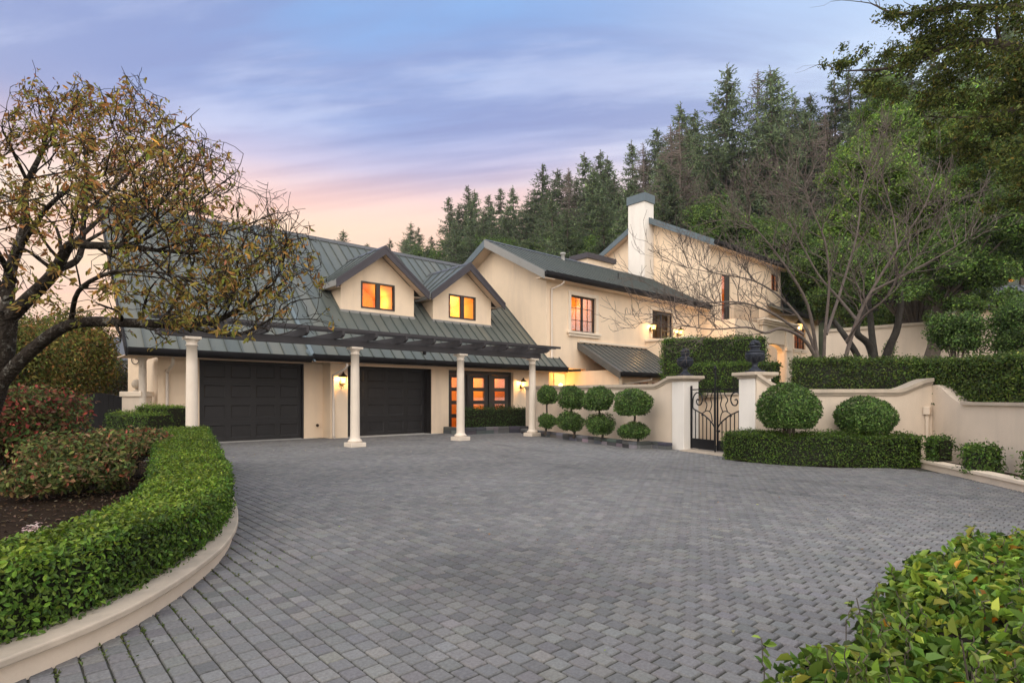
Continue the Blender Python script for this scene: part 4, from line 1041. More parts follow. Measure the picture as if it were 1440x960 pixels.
def make_pillar(label, corner, h=1.86):
    t = thing('gate_pillar', label, 'gate pillar', (corner[0], corner[1], 0), angG, 'gate pillars')
    w = .50
    g = G(); g.box(0, w, 0, w, -.05, h); g.build('shaft', M['stucco_light'], t, bevel=.012)
    g = G(); c = w / 2
    for o_, a, b in ((.03, h + .001, h + .04), (.075, h + .041, h + .07), (.115, h + .071, h + .15)): g.box(c - w / 2 - o_, c + w / 2 + o_, c - w / 2 - o_, c + w / 2 + o_, a, b)
    g.build('cap', M['coping'], t, bevel=.012)
    return t
# local x runs along the gate line, local y runs from the drive face inwards -> check handedness
inw = np.array([-math.sin(angG), math.cos(angG)])
pil_a = np.array([13.90, 8.95]); pil_b = np.array([13.11, 6.62])
if inw @ NG > 0: pass
make_pillar('white rendered gate pillar left of the iron gate', pil_a)
make_pillar('white rendered gate pillar between the iron gate and the large round shrub', pil_b)
def pil_center(p): return p + DG * .25 + inw * .25
def make_urn(label, loc):
    t = thing('urn', label, 'urn', loc, angG, 'urns on the gate pillars')
    g = G(); g.box(-.155, .155, -.155, .155, 0, .045)
    g.lathe([(.14, .045), (.135, .07), (.10, .09), (.065, .13), (.055, .18), (.075, .195), (.075, .21), (.06, .22), (.10, .25), (.17, .31), (.215, .37), (.225, .42), (.20, .46), (.215, .475), (.215, .49), (.13, .51), (.10, .54), (.105, .575), (.135, .60), (.13, .62), (.09, .63), (.0, .64)], n=24)
    g.build('bowl', M['urn'], t, smooth=False, bevel=0)
    g = G()      # raised lobes round the bowl and the fruit on top
    for k in range(10):
        a = k * 2 * math.pi / 10
        g.tube([((.115 + .105 * f ** .6) * math.cos(a), (.115 + .105 * f ** .6) * math.sin(a), .255 + .13 * f) for f in np.linspace(0, 1, 5)], [.014, .024, .028, .024, .008], 6)
    g.build('gadroon', M['urn'], t, smooth=True)
    g = G(); r = np.random.default_rng(4)
    for k in range(16):
        a = r.uniform(0, 6.28); ph = r.uniform(0, 1); R = .085 * math.cos(ph); s = r.uniform(.03, .045)
        g.lathe([(s * math.cos(q), s * math.sin(q)) for q in np.linspace(-1.57, 1.57, 6)], (R * math.cos(a), R * math.sin(a), .645 + .085 * math.sin(ph) * 1.2), n=8)
    g.build('fruit_finial', M['urn'], t, smooth=True)
    return t
ca, cb = pil_center(pil_a), pil_center(pil_b)
make_urn('dark blue grey urn on the pillar left of the iron gate', (ca[0], ca[1], 2.012))
make_urn('dark blue grey urn on the pillar right of the iron gate', (cb[0], cb[1], 2.012))
# gate: local x along the line between the pillars, y inwards
gp = pil_a + DG * .505 + inw * .22; span = np.linalg.norm((pil_b - pil_a)) - .51
GT = thing('iron_gate', 'black wrought iron double gate with heart shaped scrolls between two pillars', 'gate', (gp[0], gp[1], 0), angG)
def leaf(mirror):
    w = span / 2 - .035
    X = (lambda x: x) if not mirror else (lambda x: span - x)
    bx = lambda g, a, b, y0, y1, z0, z1: g.box(X(a), X(b), y0, y1, z0, z1)
    g = G(); bx(g, .02, .06, -.02, .02, .06, 1.74); bx(g, w - .03, w, -.018, .018, .06, 1.70); bx(g, .06, w - .03, -.012, .012, 1.62, 1.65); bx(g, .06, w - .03, -.014, .014, .30, .335)
    L_ = g.build('gate_leaf', M['iron'], GT)
    g = G(); bx(g, .06, w - .03, -.004, .004, .07, .302); g.build('kick_plate', M['iron'], L_)
    # S curve: low at the meeting stile, rising outwards into a spiral
    sc_ = smooth_pts([(w - .02, 0, .66), (w - .15, 0, .80), (w - .42, 0, .97), (w - .68, 0, 1.07), (w - .83, 0, 1.14), (.10, 0, 1.30), (.13, 0, 1.45), (.25, 0, 1.55), (.40, 0, 1.52), (.47, 0, 1.38), (.41, 0, 1.25), (.30, 0, 1.23), (.24, 0, 1.31), (.28, 0, 1.38), (.33, 0, 1.36)], 5)
    sc_[:, 0] = [X(x) for x in sc_[:, 0]]
    g = G(); g.tube(sc_, .017, 6)
    for pts in ([(w - .10, 0, .80), (w - .16, 0, 1.02), (w - .30, 0, 1.08), (w - .45, 0, 1.02), (w - .50, 0, .95)], [(w - .36, 0, 1.07), (w - .30, 0, 1.24), (w - .37, 0, 1.36), (w - .27, 0, 1.50), (w - .28, 0, 1.62)], [(w - .20, 0, 1.06), (w - .12, 0, 1.24), (w - .16, 0, 1.40), (w - .07, 0, 1.62)]):
        q = smooth_pts(pts, 5); q[:, 0] = [X(x) for x in q[:, 0]]; g.tube(q, .013, 5)
    g.build('scroll', M['iron'], L_)
    nb = 5
    for k in range(nb):
        x = .06 + (w - .09) * (k + 1) / (nb + 1)
        zt_ = np.interp(x, [.06, w - .83 if w > .83 else .08, w - .68, w - .42, w - .15, w - .02], [1.16, 1.13, 1.07, .97, .80, .66])
        g = G(); bx(g, x - .009, x + .009, -.009, .009, .335, zt_); g.build('bar', M['iron'], L_)
    return L_
la = leaf(False); lb = leaf(True)
g = G(); m_ = span / 2; g.tube([(m_, -.03, .04), (m_, -.03, 2.14)], .020, 8); g.lathe([(.03, 0), (.045, .03), (.0, .14)], (m_, -.03, 2.13), n=8); g.lathe([(.03, 0), (.036, .02), (.03, .04)], (m_, -.03, 1.9), n=8)
g.build('centre_post', M['iron'], GT)
g = G(); g.box(m_ + .06, m_ + .16, -.05, -.01, .55, .60); g.tube([(m_ + .11, -.03, .35), (m_ + .11, -.03, .60)], .012, 5); g.build('latch', M['iron'], GT)
g = G(); g.box(-.02, span + .02, -.35, .25, -.03, .025); g.build('threshold', M['coping'], GT)

# right of the gate: wall bending away, then the corner wall along the drive
wr = smooth_pts([(12.92, 6.10), (13.45, 5.22), (14.25, 4.20), (15.12, 3.26)], 12)
sd = np.concatenate([[0], np.cumsum(np.linalg.norm(np.diff(wr, axis=0), axis=1))]); Lr = sd[-1]
zt = np.full(len(sd), 1.52) + .40 * np.clip(1 - sd / .65, 0, 1) ** 1.3
u_ = np.clip(1 - (Lr - sd) / .75, 0, 1); zt = zt + .24 * u_ * u_ * (3 - 2 * u_)
RW = thing('garden_wall', 'cream rendered garden wall with swept coping behind the two round shrubs', 'wall', (14, 4.6, 0), world_children=True)
sgr = 1 if path_frames(wr)[20] @ np.array([-.8, -.6]) > 0 else -1
g = G(); ribbon(g, wr, 0, -sgr * .28, -.05, zt); g.build('wall_body', M['stucco_wall'], RW)
g = G(); ribbon(g, wr, sgr * .08, -sgr * .36, zt + .001, zt + .085); ribbon(g, wr, sgr * .04, -sgr * .30, zt - .05, zt + .0005); g.build('coping', M['coping'], RW)
c0 = np.array([15.12, 3.26]); c1 = np.array([11.9, .60]); cd = unit(c1 - c0)
cw = c0 + (np.linspace(0, 1, 40) * 7.0)[:, None] * cd + .004
s2 = np.linspace(0, 7, 40); zt = 1.27 + .42 * np.clip(1 - (s2 - .25) / .9, 0, 1) ** 1.5
CW = thing('retaining_wall', 'pale streaked retaining wall along the right edge of the drive', 'wall', (13, 1.5, 0), world_children=True)
sgc = 1 if path_frames(cw)[5] @ np.array([-.6, .8]) > 0 else -1
g = G(); ribbon(g, cw, 0, -sgc * .3, -.05, zt); g.build('wall_body', M['stucco_wall'], CW)
g = G(); ribbon(g, cw[6:], sgc * .05, -sgc * .3, zt[6:] + .001, zt[6:] + .06); g.build('coping', M['coping'], CW)
qn = np.array([-.6, .8]); dp = np.array([15.06, 3.30]) + np.array([-.05, .02])
g = G(); x, y = dp; g.box(x - .03, x + .03, y - .03, y + .03, .2, 1.05); g.box(x - .075, x + .075, y - .06, y + .06, 1.05, 1.22); g.build('drain_pipe', M['stucco_wall'], CW, bevel=.01)
kp = smooth_pts([(14.4, 3.35), (13.96, 3.19), (12.7, 2.27), (11.4, 1.32), (10.0, .28), (7.5, -1.6)], 8)
KR_ = thing('kerb', 'low cream kerb of the narrow bed along the right retaining wall', 'kerb', (12, 1.8, 0), world_children=True)
sgk = 1 if path_frames(kp)[10] @ np.array([-.6, .8]) > 0 else -1
g = G(); ribbon(g, kp, 0, -sgk * .2, -.04, .115); g.build('kerb_body', M['stucco_wall'], KR_)
g = G(); ribbon(g, kp, sgk * .035, -sgk * .22, .116, .165); g.build('coping', M['trim'], KR_)
g = G(); g.poly([(13.9, 3.0, .09), (15.1, 3.2, .09), (9.5, -1.4, .09), (8.2, -1.3, .09)][::-1]); g.poly([(12.2, 6.3, .03), (13.0, 6.2, .03), (15.0, 3.3, .03), (14.0, 3.1, .03), (12.5, 4.4, .03)][::-1])
struct(g.build('planting_bed', M['soil']))

# left: swept kerb of the planting bed
lk = smooth_pts(dr2w(KERB), 6)
LK = thing('kerb', 'curved cream kerb with a rounded lip under the near left hedge', 'kerb', (2, 5, 0), world_children=True)
sgl = 1 if path_frames(lk)[30] @ RT > 0 else -1
lkd = lk @ FW
g = G(); ribbon(g, lk, 0, -sgl * .22, -.04, .112); g.build('kerb_body', M['stucco_wall'], LK)
g = G(); ribbon(g, lk, sgl * .05, -sgl * .24, .113, .158); g.build('coping', M['coping'], LK, bevel=.010)
bedpts = [tuple(p) for p in (lk[::4] - path_frames(lk)[::4] * sgl * .12)]
g = G()
ip = lk - path_frames(lk) * sgl * .12; op = ip.copy(); op[:, 0] -= 14
k = len(ip); g.add(np.vstack([np.c_[ip, np.full(k, .12)], np.c_[op, np.full(k, .30)]]), [(i, i + 1, k + i + 1, k + i)[::-1] for i in range(k - 1)])
struct(g.build('flower_bed', M['soil']))

# dark cut-stone edging of the planters
def stone_edge(name, label, pts, h=.2, w=.22, blk=.42, z0=-.03):
    g = G(); P = np.asarray(pts, float); T = unit(np.diff(P, axis=0))
    for i in range(len(P) - 1):
        Ln = np.linalg.norm(P[i + 1] - P[i]); t = T[i]; nr = np.array([t[1], -t[0]]); x = 0
        while x < Ln - .02:
            b = min(blk * rng.uniform(.75, 1.25), Ln - x)
            for zz0, zz1, off in ((z0, h * .52, 0.0), (h * .53, h, rng.uniform(-.004, .012))):
                c = pal(1, [(.085, .088, .095), (.12, .12, .125), (.06, .062, .068), (.20, .20, .20)], [4, 3, 3, .5])[0]
                a0 = P[i] + t * (x + .006); a1 = P[i] + t * (x + b - .006); o_ = nr * (w / 2 + off)
                g.hexa([(*(a0 - o_), zz0), (*(a1 - o_), zz0), (*(a1 + o_), zz0), (*(a0 + o_), zz0), (*(a0 - o_), zz1), (*(a1 - o_), zz1), (*(a1 + o_), zz1), (*(a0 + o_), zz1)], 0, c)
            x += b
    o = g.build(name, M['stone_dark'], bevel=.012); tag(o, label, 'stone edging'); return o
stone_edge('stone_edging', 'dark stone edging of the bed in front of the glazed doors', [(13.45, 19.15), (13.5, 17.9), (15.0, 17.75), (16.3, 17.3)], h=.26)
stone_edge('stone_edging', 'dark stone edging under the four topiaries along the garden wall', [(15.75, 17.0), (15.1, 15.2), (13.75, 11.0), (13.25, 9.65), (13.85, 9.55), (13.62, 8.85)], h=.19)
g = G(); g.poly([(13.5, 18.0, .14), (15.0, 17.85, .14), (16.3, 17.3, .14), (19, 19.15, .14), (13.5, 19.15, .14)]); g.poly([(15.75, 17.0, .10), (15.1, 15.2, .10), (13.75, 11.0, .10), (13.3, 9.7, .10), (13.85, 9.6, .10), (13.9, 9.0, .10), (16.3, 17.4, .10)])
struct(g.build('planting_bed', M['soil']))
# ================================================================== TERRACES AND HILL
def terr(name, pts, mat):
    g = G(); c = np.mean(pts, axis=0); V = np.vstack([[c], pts]); n = len(pts)
    g.add(V, [(0, 1 + i, 1 + (i + 1) % n) for i in range(n)]); g2 = g.build(name, M[mat]); return struct(g2)
terr('terrace', [(15.9, 10.9, 1.45), (16.1, 7.2, 1.42), (13.55, 6.1, 1.40), (14.4, 4.6, 1.40), (15.35, 3.4, 1.35), (9.8, -1.2, 1.2), (30, -22, 2.2), (60, 4, 3), (50, 18.4, 2.0), (36, 16.9, 2.0), (33, 16.2, 1.8), (26, 15.5, 1.5), (20, 13, 1.45)], 'ground')
rp = smooth_pts([tuple(W(900, 600, 19.4)[:2]), tuple(W(960, 600, 18.4)[:2]), tuple(W(1040, 600, 16.6)[:2]), tuple(W(1100, 600, 15.6)[:2])], 6)
RT_ = thing('retaining_wall', 'cream retaining wall seen through the iron gate below the inner hedge', 'wall', tuple(W(1000, 600, 17.5)[:2]) + (0,), world_children=True)
sgt = 1 if path_frames(rp)[8] @ FW < 0 else -1
g = G(); ribbon(g, rp, 0, -sgt * .3, -.05, 1.50); g.build('wall_body', M['stucco'], RT_)
g = G(); ribbon(g, rp, sgt * .05, -sgt * .3, 1.501, 1.57); g.build('coping', M['coping'], RT_)
# upper garden wall far right
up = smooth_pts([tuple(W(1158, 500, 27.5)[:2]), tuple(W(1230, 500, 26.3)[:2]), tuple(W(1310, 500, 25.2)[:2]), tuple(W(1400, 500, 24.2)[:2]), tuple(W(1560, 500, 23)[:2])], 6)
UW = thing('garden_wall', 'long cream upper garden wall behind the bare tree', 'wall', tuple(W(1240, 500, 26)[:2]) + (0,), world_children=True)
sgu = 1 if path_frames(up)[8] @ FW < 0 else -1
zu = np.linspace(4.55, 4.72, len(up))
g = G(); ribbon(g, up, 0, -sgu * .3, 1.0, zu); g.build('wall_body', M['stucco_wall'], UW)
g = G(); ribbon(g, up, sgu * .07, -sgu * .36, zu + .001, zu + .13); g.build('coping', M['coping'], UW)
def hill(d, r):
    d = np.asarray(d, float); r = np.asarray(r, float)
    h = .27 * (d - 47) + .13 * r + 2.2
    h = h + 1.2 * np.sin(d * .09 + r * .05) + .8 * np.sin(r * .13 - d * .03)
    right = np.clip((r - 22) / 12, 0, 1)
    h = np.maximum(h, right * (2.0 + .30 * (d - 26)))
    lim = np.clip((d - 24) / 14, 0, 1)
    left = np.clip((r / d + .42) / .25, 0, 1); left = left * left * (3 - 2 * left)
    return np.maximum(h, -1.0) * lim * left - .4 * (1 - left)
dd = np.linspace(24, 155, 80); ra = np.linspace(-.75, 1.15, 90)
D_, A_ = np.meshgrid(dd, ra, indexing='ij'); R_ = A_ * D_
Z_ = hill(D_, R_) - .1; XY = D_[..., None] * FW + R_[..., None] * RT
V = np.concatenate([XY, Z_[..., None]], -1).reshape(-1, 3); nA = len(ra)
i = np.arange(len(dd) - 1)[:, None] * nA; j = np.arange(nA - 1)[None, :]
g = G(); g.add(V, np.stack([i + j, i + nA + j, i + nA + j + 1, i + j + 1], -1).reshape(-1, 4)[:, ::-1].copy())
struct(g.build('hillside', M['forest_floor'], smooth=True))
def on_hill(u, d):
    r = (u - 720) / F * d; return DR(d, r, float(hill(d, r)))

# ================================================================== CLIPPED PLANTS
lkf = path_frames(lk) * sgl                       # towards the drive
off = np.interp(lkd, [2, 4.2, 5.2, 6.2, 8, 12], [.42, .41, .39, .40, .45, .48]); hwl = np.interp(lkd, [2, 4, 5.5, 7, 12], [.29, .29, .34, .40, .44])
hp = lk - lkf * off[:, None]
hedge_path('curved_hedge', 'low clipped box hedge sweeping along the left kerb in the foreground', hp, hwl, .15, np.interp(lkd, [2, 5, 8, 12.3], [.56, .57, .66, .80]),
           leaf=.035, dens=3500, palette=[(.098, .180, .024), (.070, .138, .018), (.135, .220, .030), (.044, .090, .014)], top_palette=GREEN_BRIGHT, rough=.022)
def seg(p, q, n=6): p = np.array(p[:2]); q = np.array(q[:2]); return p + (q - p) * np.linspace(0, 1, n)[:, None]
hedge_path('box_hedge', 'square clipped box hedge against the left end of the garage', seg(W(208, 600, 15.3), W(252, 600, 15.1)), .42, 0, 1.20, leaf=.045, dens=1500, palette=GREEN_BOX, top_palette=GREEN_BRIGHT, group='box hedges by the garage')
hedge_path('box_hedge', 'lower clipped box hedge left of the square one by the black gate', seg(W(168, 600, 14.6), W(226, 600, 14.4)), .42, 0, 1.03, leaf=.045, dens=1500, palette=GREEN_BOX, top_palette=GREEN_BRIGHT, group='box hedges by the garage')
hedge_path('box_hedge', 'dark loose box hedge in front of the glazed doors', [(13.75, 18.35), (15.3, 18.25), (16.9, 18.0), (17.5, 17.9)], .30, .12, 1.0, leaf=.055, dens=900, palette=GREEN_DARK, rough=.07)
hedge_path('clipped_hedge', 'low dark hedge curving round below the two round shrubs', smooth_pts([(12.75, 6.55), (12.60, 5.9), (12.62, 5.2), (12.98, 4.5), (13.6, 3.85), (14.15, 3.45)], 5), .36, 0, .64, leaf=.042, dens=2100, palette=GREEN_BOX, rough=.035, top_palette=GREEN_BOX)
hedge_path('terrace_hedge', 'long clipped hedge on top of the right garden wall', smooth_pts([tuple(W(1116, 520, 14.6)[:2]), tuple(W(1210, 520, 13.9)[:2]), tuple(W(1300, 520, 13.2)[:2]), tuple(W(1380, 520, 11.9)[:2]), tuple(W(1480, 520, 9.9)[:2]), tuple(W(1600, 520, 8.4)[:2])], 5), [.5] * 26, 1.25, np.linspace(2.38, 2.12, 26),
           leaf=.055, dens=1500, palette=[(.065, .115, .020), (.045, .085, .016), (.095, .145, .024), (.120, .165, .030)], rough=.05)
hedge_path('inner_hedge', 'lower tier of the clipped hedge behind the iron gate', seg(W(946, 520, 18.4), W(1094, 520, 17.4)), .5, 1.5, 2.46, leaf=.06, dens=950, palette=GREEN_BOX, rough=.05, group='stepped hedges behind the gate')
hedge_path('inner_hedge', 'tall upper tier of the clipped hedge behind the gate urns', seg(W(934, 520, 20.4), W(1072, 520, 19.6)), .6, 1.4, 3.45, leaf=.065, dens=800, palette=GREEN_BOX, rough=.07, group='stepped hedges behind the gate')

def ball_shrub(name, label, u, v, d, rx, rz, leaf=.05, n=5200, group=None, pal_=GREEN_DARK, squash=.72):
    c = W(u, v, d)
    t = thing(name, label, 'shrub', (c[0], c[1], 0), group=group, world_children=True)
    g = G(); blob_leaves(g, c, (rx, rx, rz), int(n * 1.7), leaf, pal_, squash_bottom=squash, rough=.10, shell=.07, jit=.95); g.build('foliage', M['leaf'], t)
    g = G(); r = np.random.default_rng(3)
    for k in range(4):
        a = r.uniform(0, 6.28); g.tube([(c[0] + .06 * math.cos(a), c[1] + .06 * math.sin(a), 0), (c[0] + .10 * math.cos(a), c[1] + .1 * math.sin(a), c[2] - rz * .4), (c[0] + .3 * math.cos(a), c[1] + .3 * math.sin(a), c[2])], [.04, .03, .02], 6)
    g.build('trunk', M['bark_brown'], t)
    return t
BALLP = [(.100, .182, .038), (.070, .132, .030), (.145, .232, .055), (.038, .072, .018)]
ball_shrub('round_shrub', 'larger round clipped shrub beside the right gate pillar', 1109, 575, 12.15, .605, .535, group='round shrubs by the wall', pal_=BALLP, n=6500)
ball_shrub('round_shrub', 'smaller flatter round clipped shrub in front of the swept wall', 1217, 586, 12.15, .57, .415, group='round shrubs by the wall', pal_=BALLP, n=5600)
# two-tier topiaries
def topiary(label, u, d, ball, low, stem_u):
    (bu, bv, brx, brz), (lu, lv, lrx, lrz) = ball, low
    b = W(bu, bv, d); l_ = W(lu, lv, d); s0 = W(stem_u, 610, d)
    t = thing('topiary', label, 'topiary', (s0[0], s0[1], .1), group='two tier topiaries along the garden wall', world_children=True)
    g = G(); blob_leaves(g, b, (brx * .94, brx * .94, brz * 1.0), int(9000 * brx), .058, BALLP, squash_bottom=.7, rough=.15, shell=.10, jit=.95, seed=int(u)); g.build('upper_foliage', M['leaf'], t)
    g = G(); blob_leaves(g, l_, (lrx * .97, lrx * .97, lrz * 1.2), int(7500 * lrx), .058, BALLP, squash_bottom=.8, rough=.25, shell=.17, jit=.95, seed=int(u) + 5); g.build('lower_foliage', M['leaf'], t)
    g = G(); r = np.random.default_rng(int(u)); m = (s0 + l_) / 2
    g.tube(smooth_pts([(s0[0], s0[1], .08), (s0[0] + r.normal(0, .04), s0[1] + r.normal(0, .04), l_[2] * .6), (l_[0], l_[1], l_[2]), ((l_[0] + b[0]) / 2 + r.normal(0, .04), (l_[1] + b[1]) / 2, (l_[2] + b[2]) / 2), tuple(b)], 4), np.linspace(.045, .028, 17), 6)
    g.build('trunk', M['bark_brown'], t)
topiary('tiered topiary nearest the corner column, smallest of the four', 767, 20.6, (770, 556, .40, .38), (770, 592, .36, .22), 767)
topiary('tiered topiary second from the corner column', 806, 19.0, (804, 560, .46, .44), (802, 593, .44, .30), 806)
topiary('tiered topiary with a wide ball, third along the wall', 845, 17.6, (841, 562, .50, .43), (844, 597, .47, .28), 846)
topiary('largest tiered topiary, nearest the left gate pillar', 893, 16.3, (890, 568, .56, .43), (890, 606, .44, .20), 896)
# shrubs in the narrow bed at the right
for (u0, u1, v0, v1, d, lb) in ((1297, 1344, 609, 646, 11.5, 'small square shrub where the right kerb meets the low hedge'), (1343, 1419, 621, 664, 10.15, 'wider low shrub in the narrow bed by the pale retaining wall'), (1431, 1490, 630, 672, 8.85, 'shrub cut by the right edge of the picture in the narrow bed')):
    a = W(u0 + 14, v1, d); b = W(u1 - 14, v1, d * .975)
    zt_ = W(u0, v0, d)[2]; zb_ = max(.1, W(u0, v1, d)[2])
    hedge_path('low_shrub', lb, seg(a, b), .21, zb_, zt_ - .06, leaf=.055, dens=1500, palette=[(.065, .125, .018), (.045, .09, .016), (.09, .155, .024)], rough=.05, cat='shrub', group='shrubs in the narrow right bed')
# shrubs by the upper wall
def loose_shrub(name, label, c, rad, n, leaf, palette, base_z, group=None, nclump=9, stems=5, cat='shrub', weights=None, core=True, seed=1, jit=.8, mat='leaf', shape='hex', spread=.62, clump=.5, aspect=.5):
    c = np.asarray(c, float); rad = np.asarray(rad, float)
    t = thing(name, label, cat, (c[0], c[1], base_z), group=group, world_children=True)
    r = np.random.default_rng(seed); g = G(); sg_ = G()
    cl = [c + rad * unit(r.normal(0, 1, 3)) * r.uniform(.2, 1) ** .5 * spread for _ in range(nclump)]
    for k, p in enumerate(cl):
        blob_leaves(g, p, rad * clump * r.uniform(.75, 1.2), n // nclump, leaf, palette, rough=.18, shell=.22, jit=jit, core=core, weights=weights, seed=seed + k, shape=shape, aspect=aspect)
        if k < stems + 4: sg_.tube(smooth_pts([(c[0] + r.normal(0, .08), c[1] + r.normal(0, .08), base_z), tuple((c + p) / 2 * np.array([1, 1, 0]) + np.array([0, 0, (base_z + p[2]) / 2])), tuple(p)], 3), np.linspace(.03, .012, 7) * max(1, rad[2]), 5)
    sg_.build('stems', M['bark_brown'], t); g.build('foliage', M[mat], t)
    return t
loose_shrub('large_shrub', 'leafy shrub on stems above the right terrace hedge', W(1348, 466, 19.0), (.92, .92, .85), 9000, .085, BALLP, 2.0, nclump=14, core=.55, group='shrubs by the upper wall', seed=21)
loose_shrub('large_shrub', 'taller leafy shrub at the right edge above the terrace hedge', W(1430, 458, 18.0), (1.05, 1.05, .98), 9800, .085, BALLP, 2.0, nclump=14, core=.55, group='shrubs by the upper wall', seed=22)
loose_shrub('small_shrub', 'small sparse shrub at the foot of the upper garden wall', W(1252, 492, 24.0), (.35, .35, .8), 260, .09, GREEN_BOX, 2.2, nclump=5, core=False, seed=23)

# near right shrub, leaf by leaf
FRP = [(.140, .228, .029), (.098, .175, .025), (.215, .290, .038), (.310, .335, .050), (.046, .088, .015)]
fp = smooth_pts([tuple(DR(*q_)[:2]) for q_ in ((1.0, .36), (1.3, .46), (1.62, .66), (1.95, 1.00), (2.55, 1.66), (3.02, 2.26), (3.45, 3.0), (3.9, 4.2))], 6)
fn = path_frames(fp); sgf = 1 if fn[8] @ FW > 0 else -1
t = thing('foreground_shrub', 'broad leafy evergreen shrub with a few orange leaves filling the near right corner', 'shrub', tuple(DR(2.2, 2.2)[:2]) + (0,), world_children=True)
g = G(); n = 27000
q = rng.uniform(0, len(fp) - 1.001, n); i0 = q.astype(int); f = (q - i0)[:, None]
c = fp[i0] * (1 - f) + fp[i0 + 1] * f; nn = fn[i0] * sgf
wd = np.abs(rng.normal(0, 1, n)); side = rng.uniform(0, 1, n)
lat = rng.uniform(0, 1, n)                          # 0 = front edge, 1 = deep inside
front = rng.uniform(0, 1, n) < .38
ztop = .60 + .06 * vnoise(np.c_[c * 3, np.zeros(n)], 1.0, 3) + np.where(front, 0, .10 * lat)
X = np.c_[c - nn * (np.where(front, np.abs(rng.normal(0, .035, n)), lat * 1.0))[:, None], np.where(front, rng.uniform(.02, 1, n) * ztop, ztop - np.abs(rng.normal(0, .06, n)))]
X[:, :2] += nn * (.07 * vnoise(X, 4.0, 6) - .10 * np.where(front, (X[:, 2] / .6) ** 2, 0))[:, None]
X[:, 2] += .05 * vnoise(X, 5.0, 12)
Nn = np.where(front[:, None], np.c_[nn, np.full(n, .5)], np.array([0, 0, 1.0]))
cl = pal(n, FRP, [4, 4, 2.4, 1.0, 2.6]); cl *= (1 + .25 * vnoise(X, 3.0, 2))[:, None]
orange = rng.uniform(0, 1, n) < .020; cl[orange] = pal(orange.sum(), [(.60, .24, .02), (.42, .20, .05), (.50, .30, .05)])
leaf_geo(g, X, Nn, .057, np.clip(cl, .004, .9), aspect=.50, jit=1.0, up=.30, fold=.8)
# upright young shoots along the front edge
SH = []
for k in range(130):
    i1 = rng.integers(14, len(fp)); b = np.r_[fp[i1] + rng.normal(0, .06, 2) - fn[i1] * sgf * rng.uniform(.08, .6), .56]
    h = rng.uniform(.06, .15); m = 9; zz_ = np.linspace(0, h, m); XX = b + np.c_[rng.normal(0, .006, (m, 2)), zz_]
    ang = np.arange(m) * 2.4; Nl = np.c_[np.cos(ang), np.sin(ang), np.full(m, .4)]
    SH.append(XX); leaf_geo(g, XX, Nl, .040, pal(m, [(.13, .20, .035), (.17, .22, .045), (.09, .16, .03)]), aspect=.42, jit=.3, up=.1, fold=.5)
g.build('foliage', M['leaf'], t)
g = G()
for XX in SH: g.tube(np.vstack([XX[0] - [0, 0, .12], XX]), .0022, 3, cap=False)
for k in range(260):
    i1 = rng.integers(0, len(fp)); b = np.r_[fp[i1] - fn[i1] * sgf * rng.uniform(.15, 1.0), 0]
    g.tube(wander(b, (rng.normal(0, .3), rng.normal(0, .3), 1), rng.uniform(.45, .7), 5, .12, .1, rng), np.linspace(.008, .002, 6), 4)
ring_ = np.vstack([np.c_[fp - fn * sgf * .16, np.full(len(fp), .0)], np.c_[fp - fn * sgf * .22, np.full(len(fp), .46)], np.c_[fp - fn * sgf * 1.6, np.full(len(fp), .56)]]); kf = len(fp)  # bark-coloured inner sheet stands in for the shade deep in the shrub
g.add(ring_, [(i, i + 1, kf + i + 1, kf + i) for i in range(kf - 1)] + [(kf + i, kf + i + 1, 2 * kf + i + 1, 2 * kf + i) for i in range(kf - 1)])
g.build('stems', M['bark_brown'], t)
# ================================================================== TREES WITH VISIBLE BRANCHES
def limb(pxs):           # list of (u, v, d) -> smooth 3-D polyline
    return smooth_pts([W(*p) for p in pxs], 4)
def add_twigs(g, pts, r0, r1, prm, r, tips, maxl, n=7, start=.15, lift=None):
    if lift is not None: prm = dict(prm, lift=lift)
    k = len(pts); g.tube(pts, np.linspace(r0, r1, k), n=n, cap=True)
    Ln = np.linalg.norm(np.diff(pts, axis=0), axis=1).sum(); cnt = int(Ln * prm['dens'][0] * r.uniform(.9, 1.1))
    for c in range(cnt):
        f = start + (1 - start) * r.uniform(0, 1) ** .8; x = f * (k - 1); i = min(int(x), k - 2); p = pts[i] + (pts[i + 1] - pts[i]) * (x - i)
        t = unit(pts[i + 1] - pts[i]); side = unit(np.cross(t, r.normal(0, 1, 3)))
        d = unit(t * .8 + side * prm['spread'] * r.uniform(.7, 1.3) + np.array([0, 0, prm['lift']]))
        rad = max(prm['rmin'] * 2, (r0 + (r1 - r0) * f) * prm['rf'])
        LL = prm['len'][0] * r.uniform(.5, 1.3)
        w_ = wander(p, d, LL, prm['seg'][0], prm['jit'], prm['up'], r)
        if 'ok' in prm and not prm['ok'](w_[-1]):
            w_ = wander(p, t * .5 - side, LL * .8, prm['seg'][0], prm['jit'], prm['up'], r)
            if not prm['ok'](w_[-1]): continue
        sprout(g, w_, rad, rad * .4, 1, maxl, prm, r, tips, n=4)
    # leader at the end
    d = unit(pts[-1] - pts[-2]) * np.array([1, 1, .5]); w_ = wander(pts[-1], d, prm['len'][0], prm['seg'][0], prm['jit'], prm['up'], r)
    if 'ok' in prm and not prm['ok'](w_[-1]): w_ = wander(pts[-1], d, prm['len'][0] * .35, 3, prm['jit'], prm['up'], r)
    sprout(g, w_, r1, r1 * .4, 1, maxl, prm, r, tips, n=4)

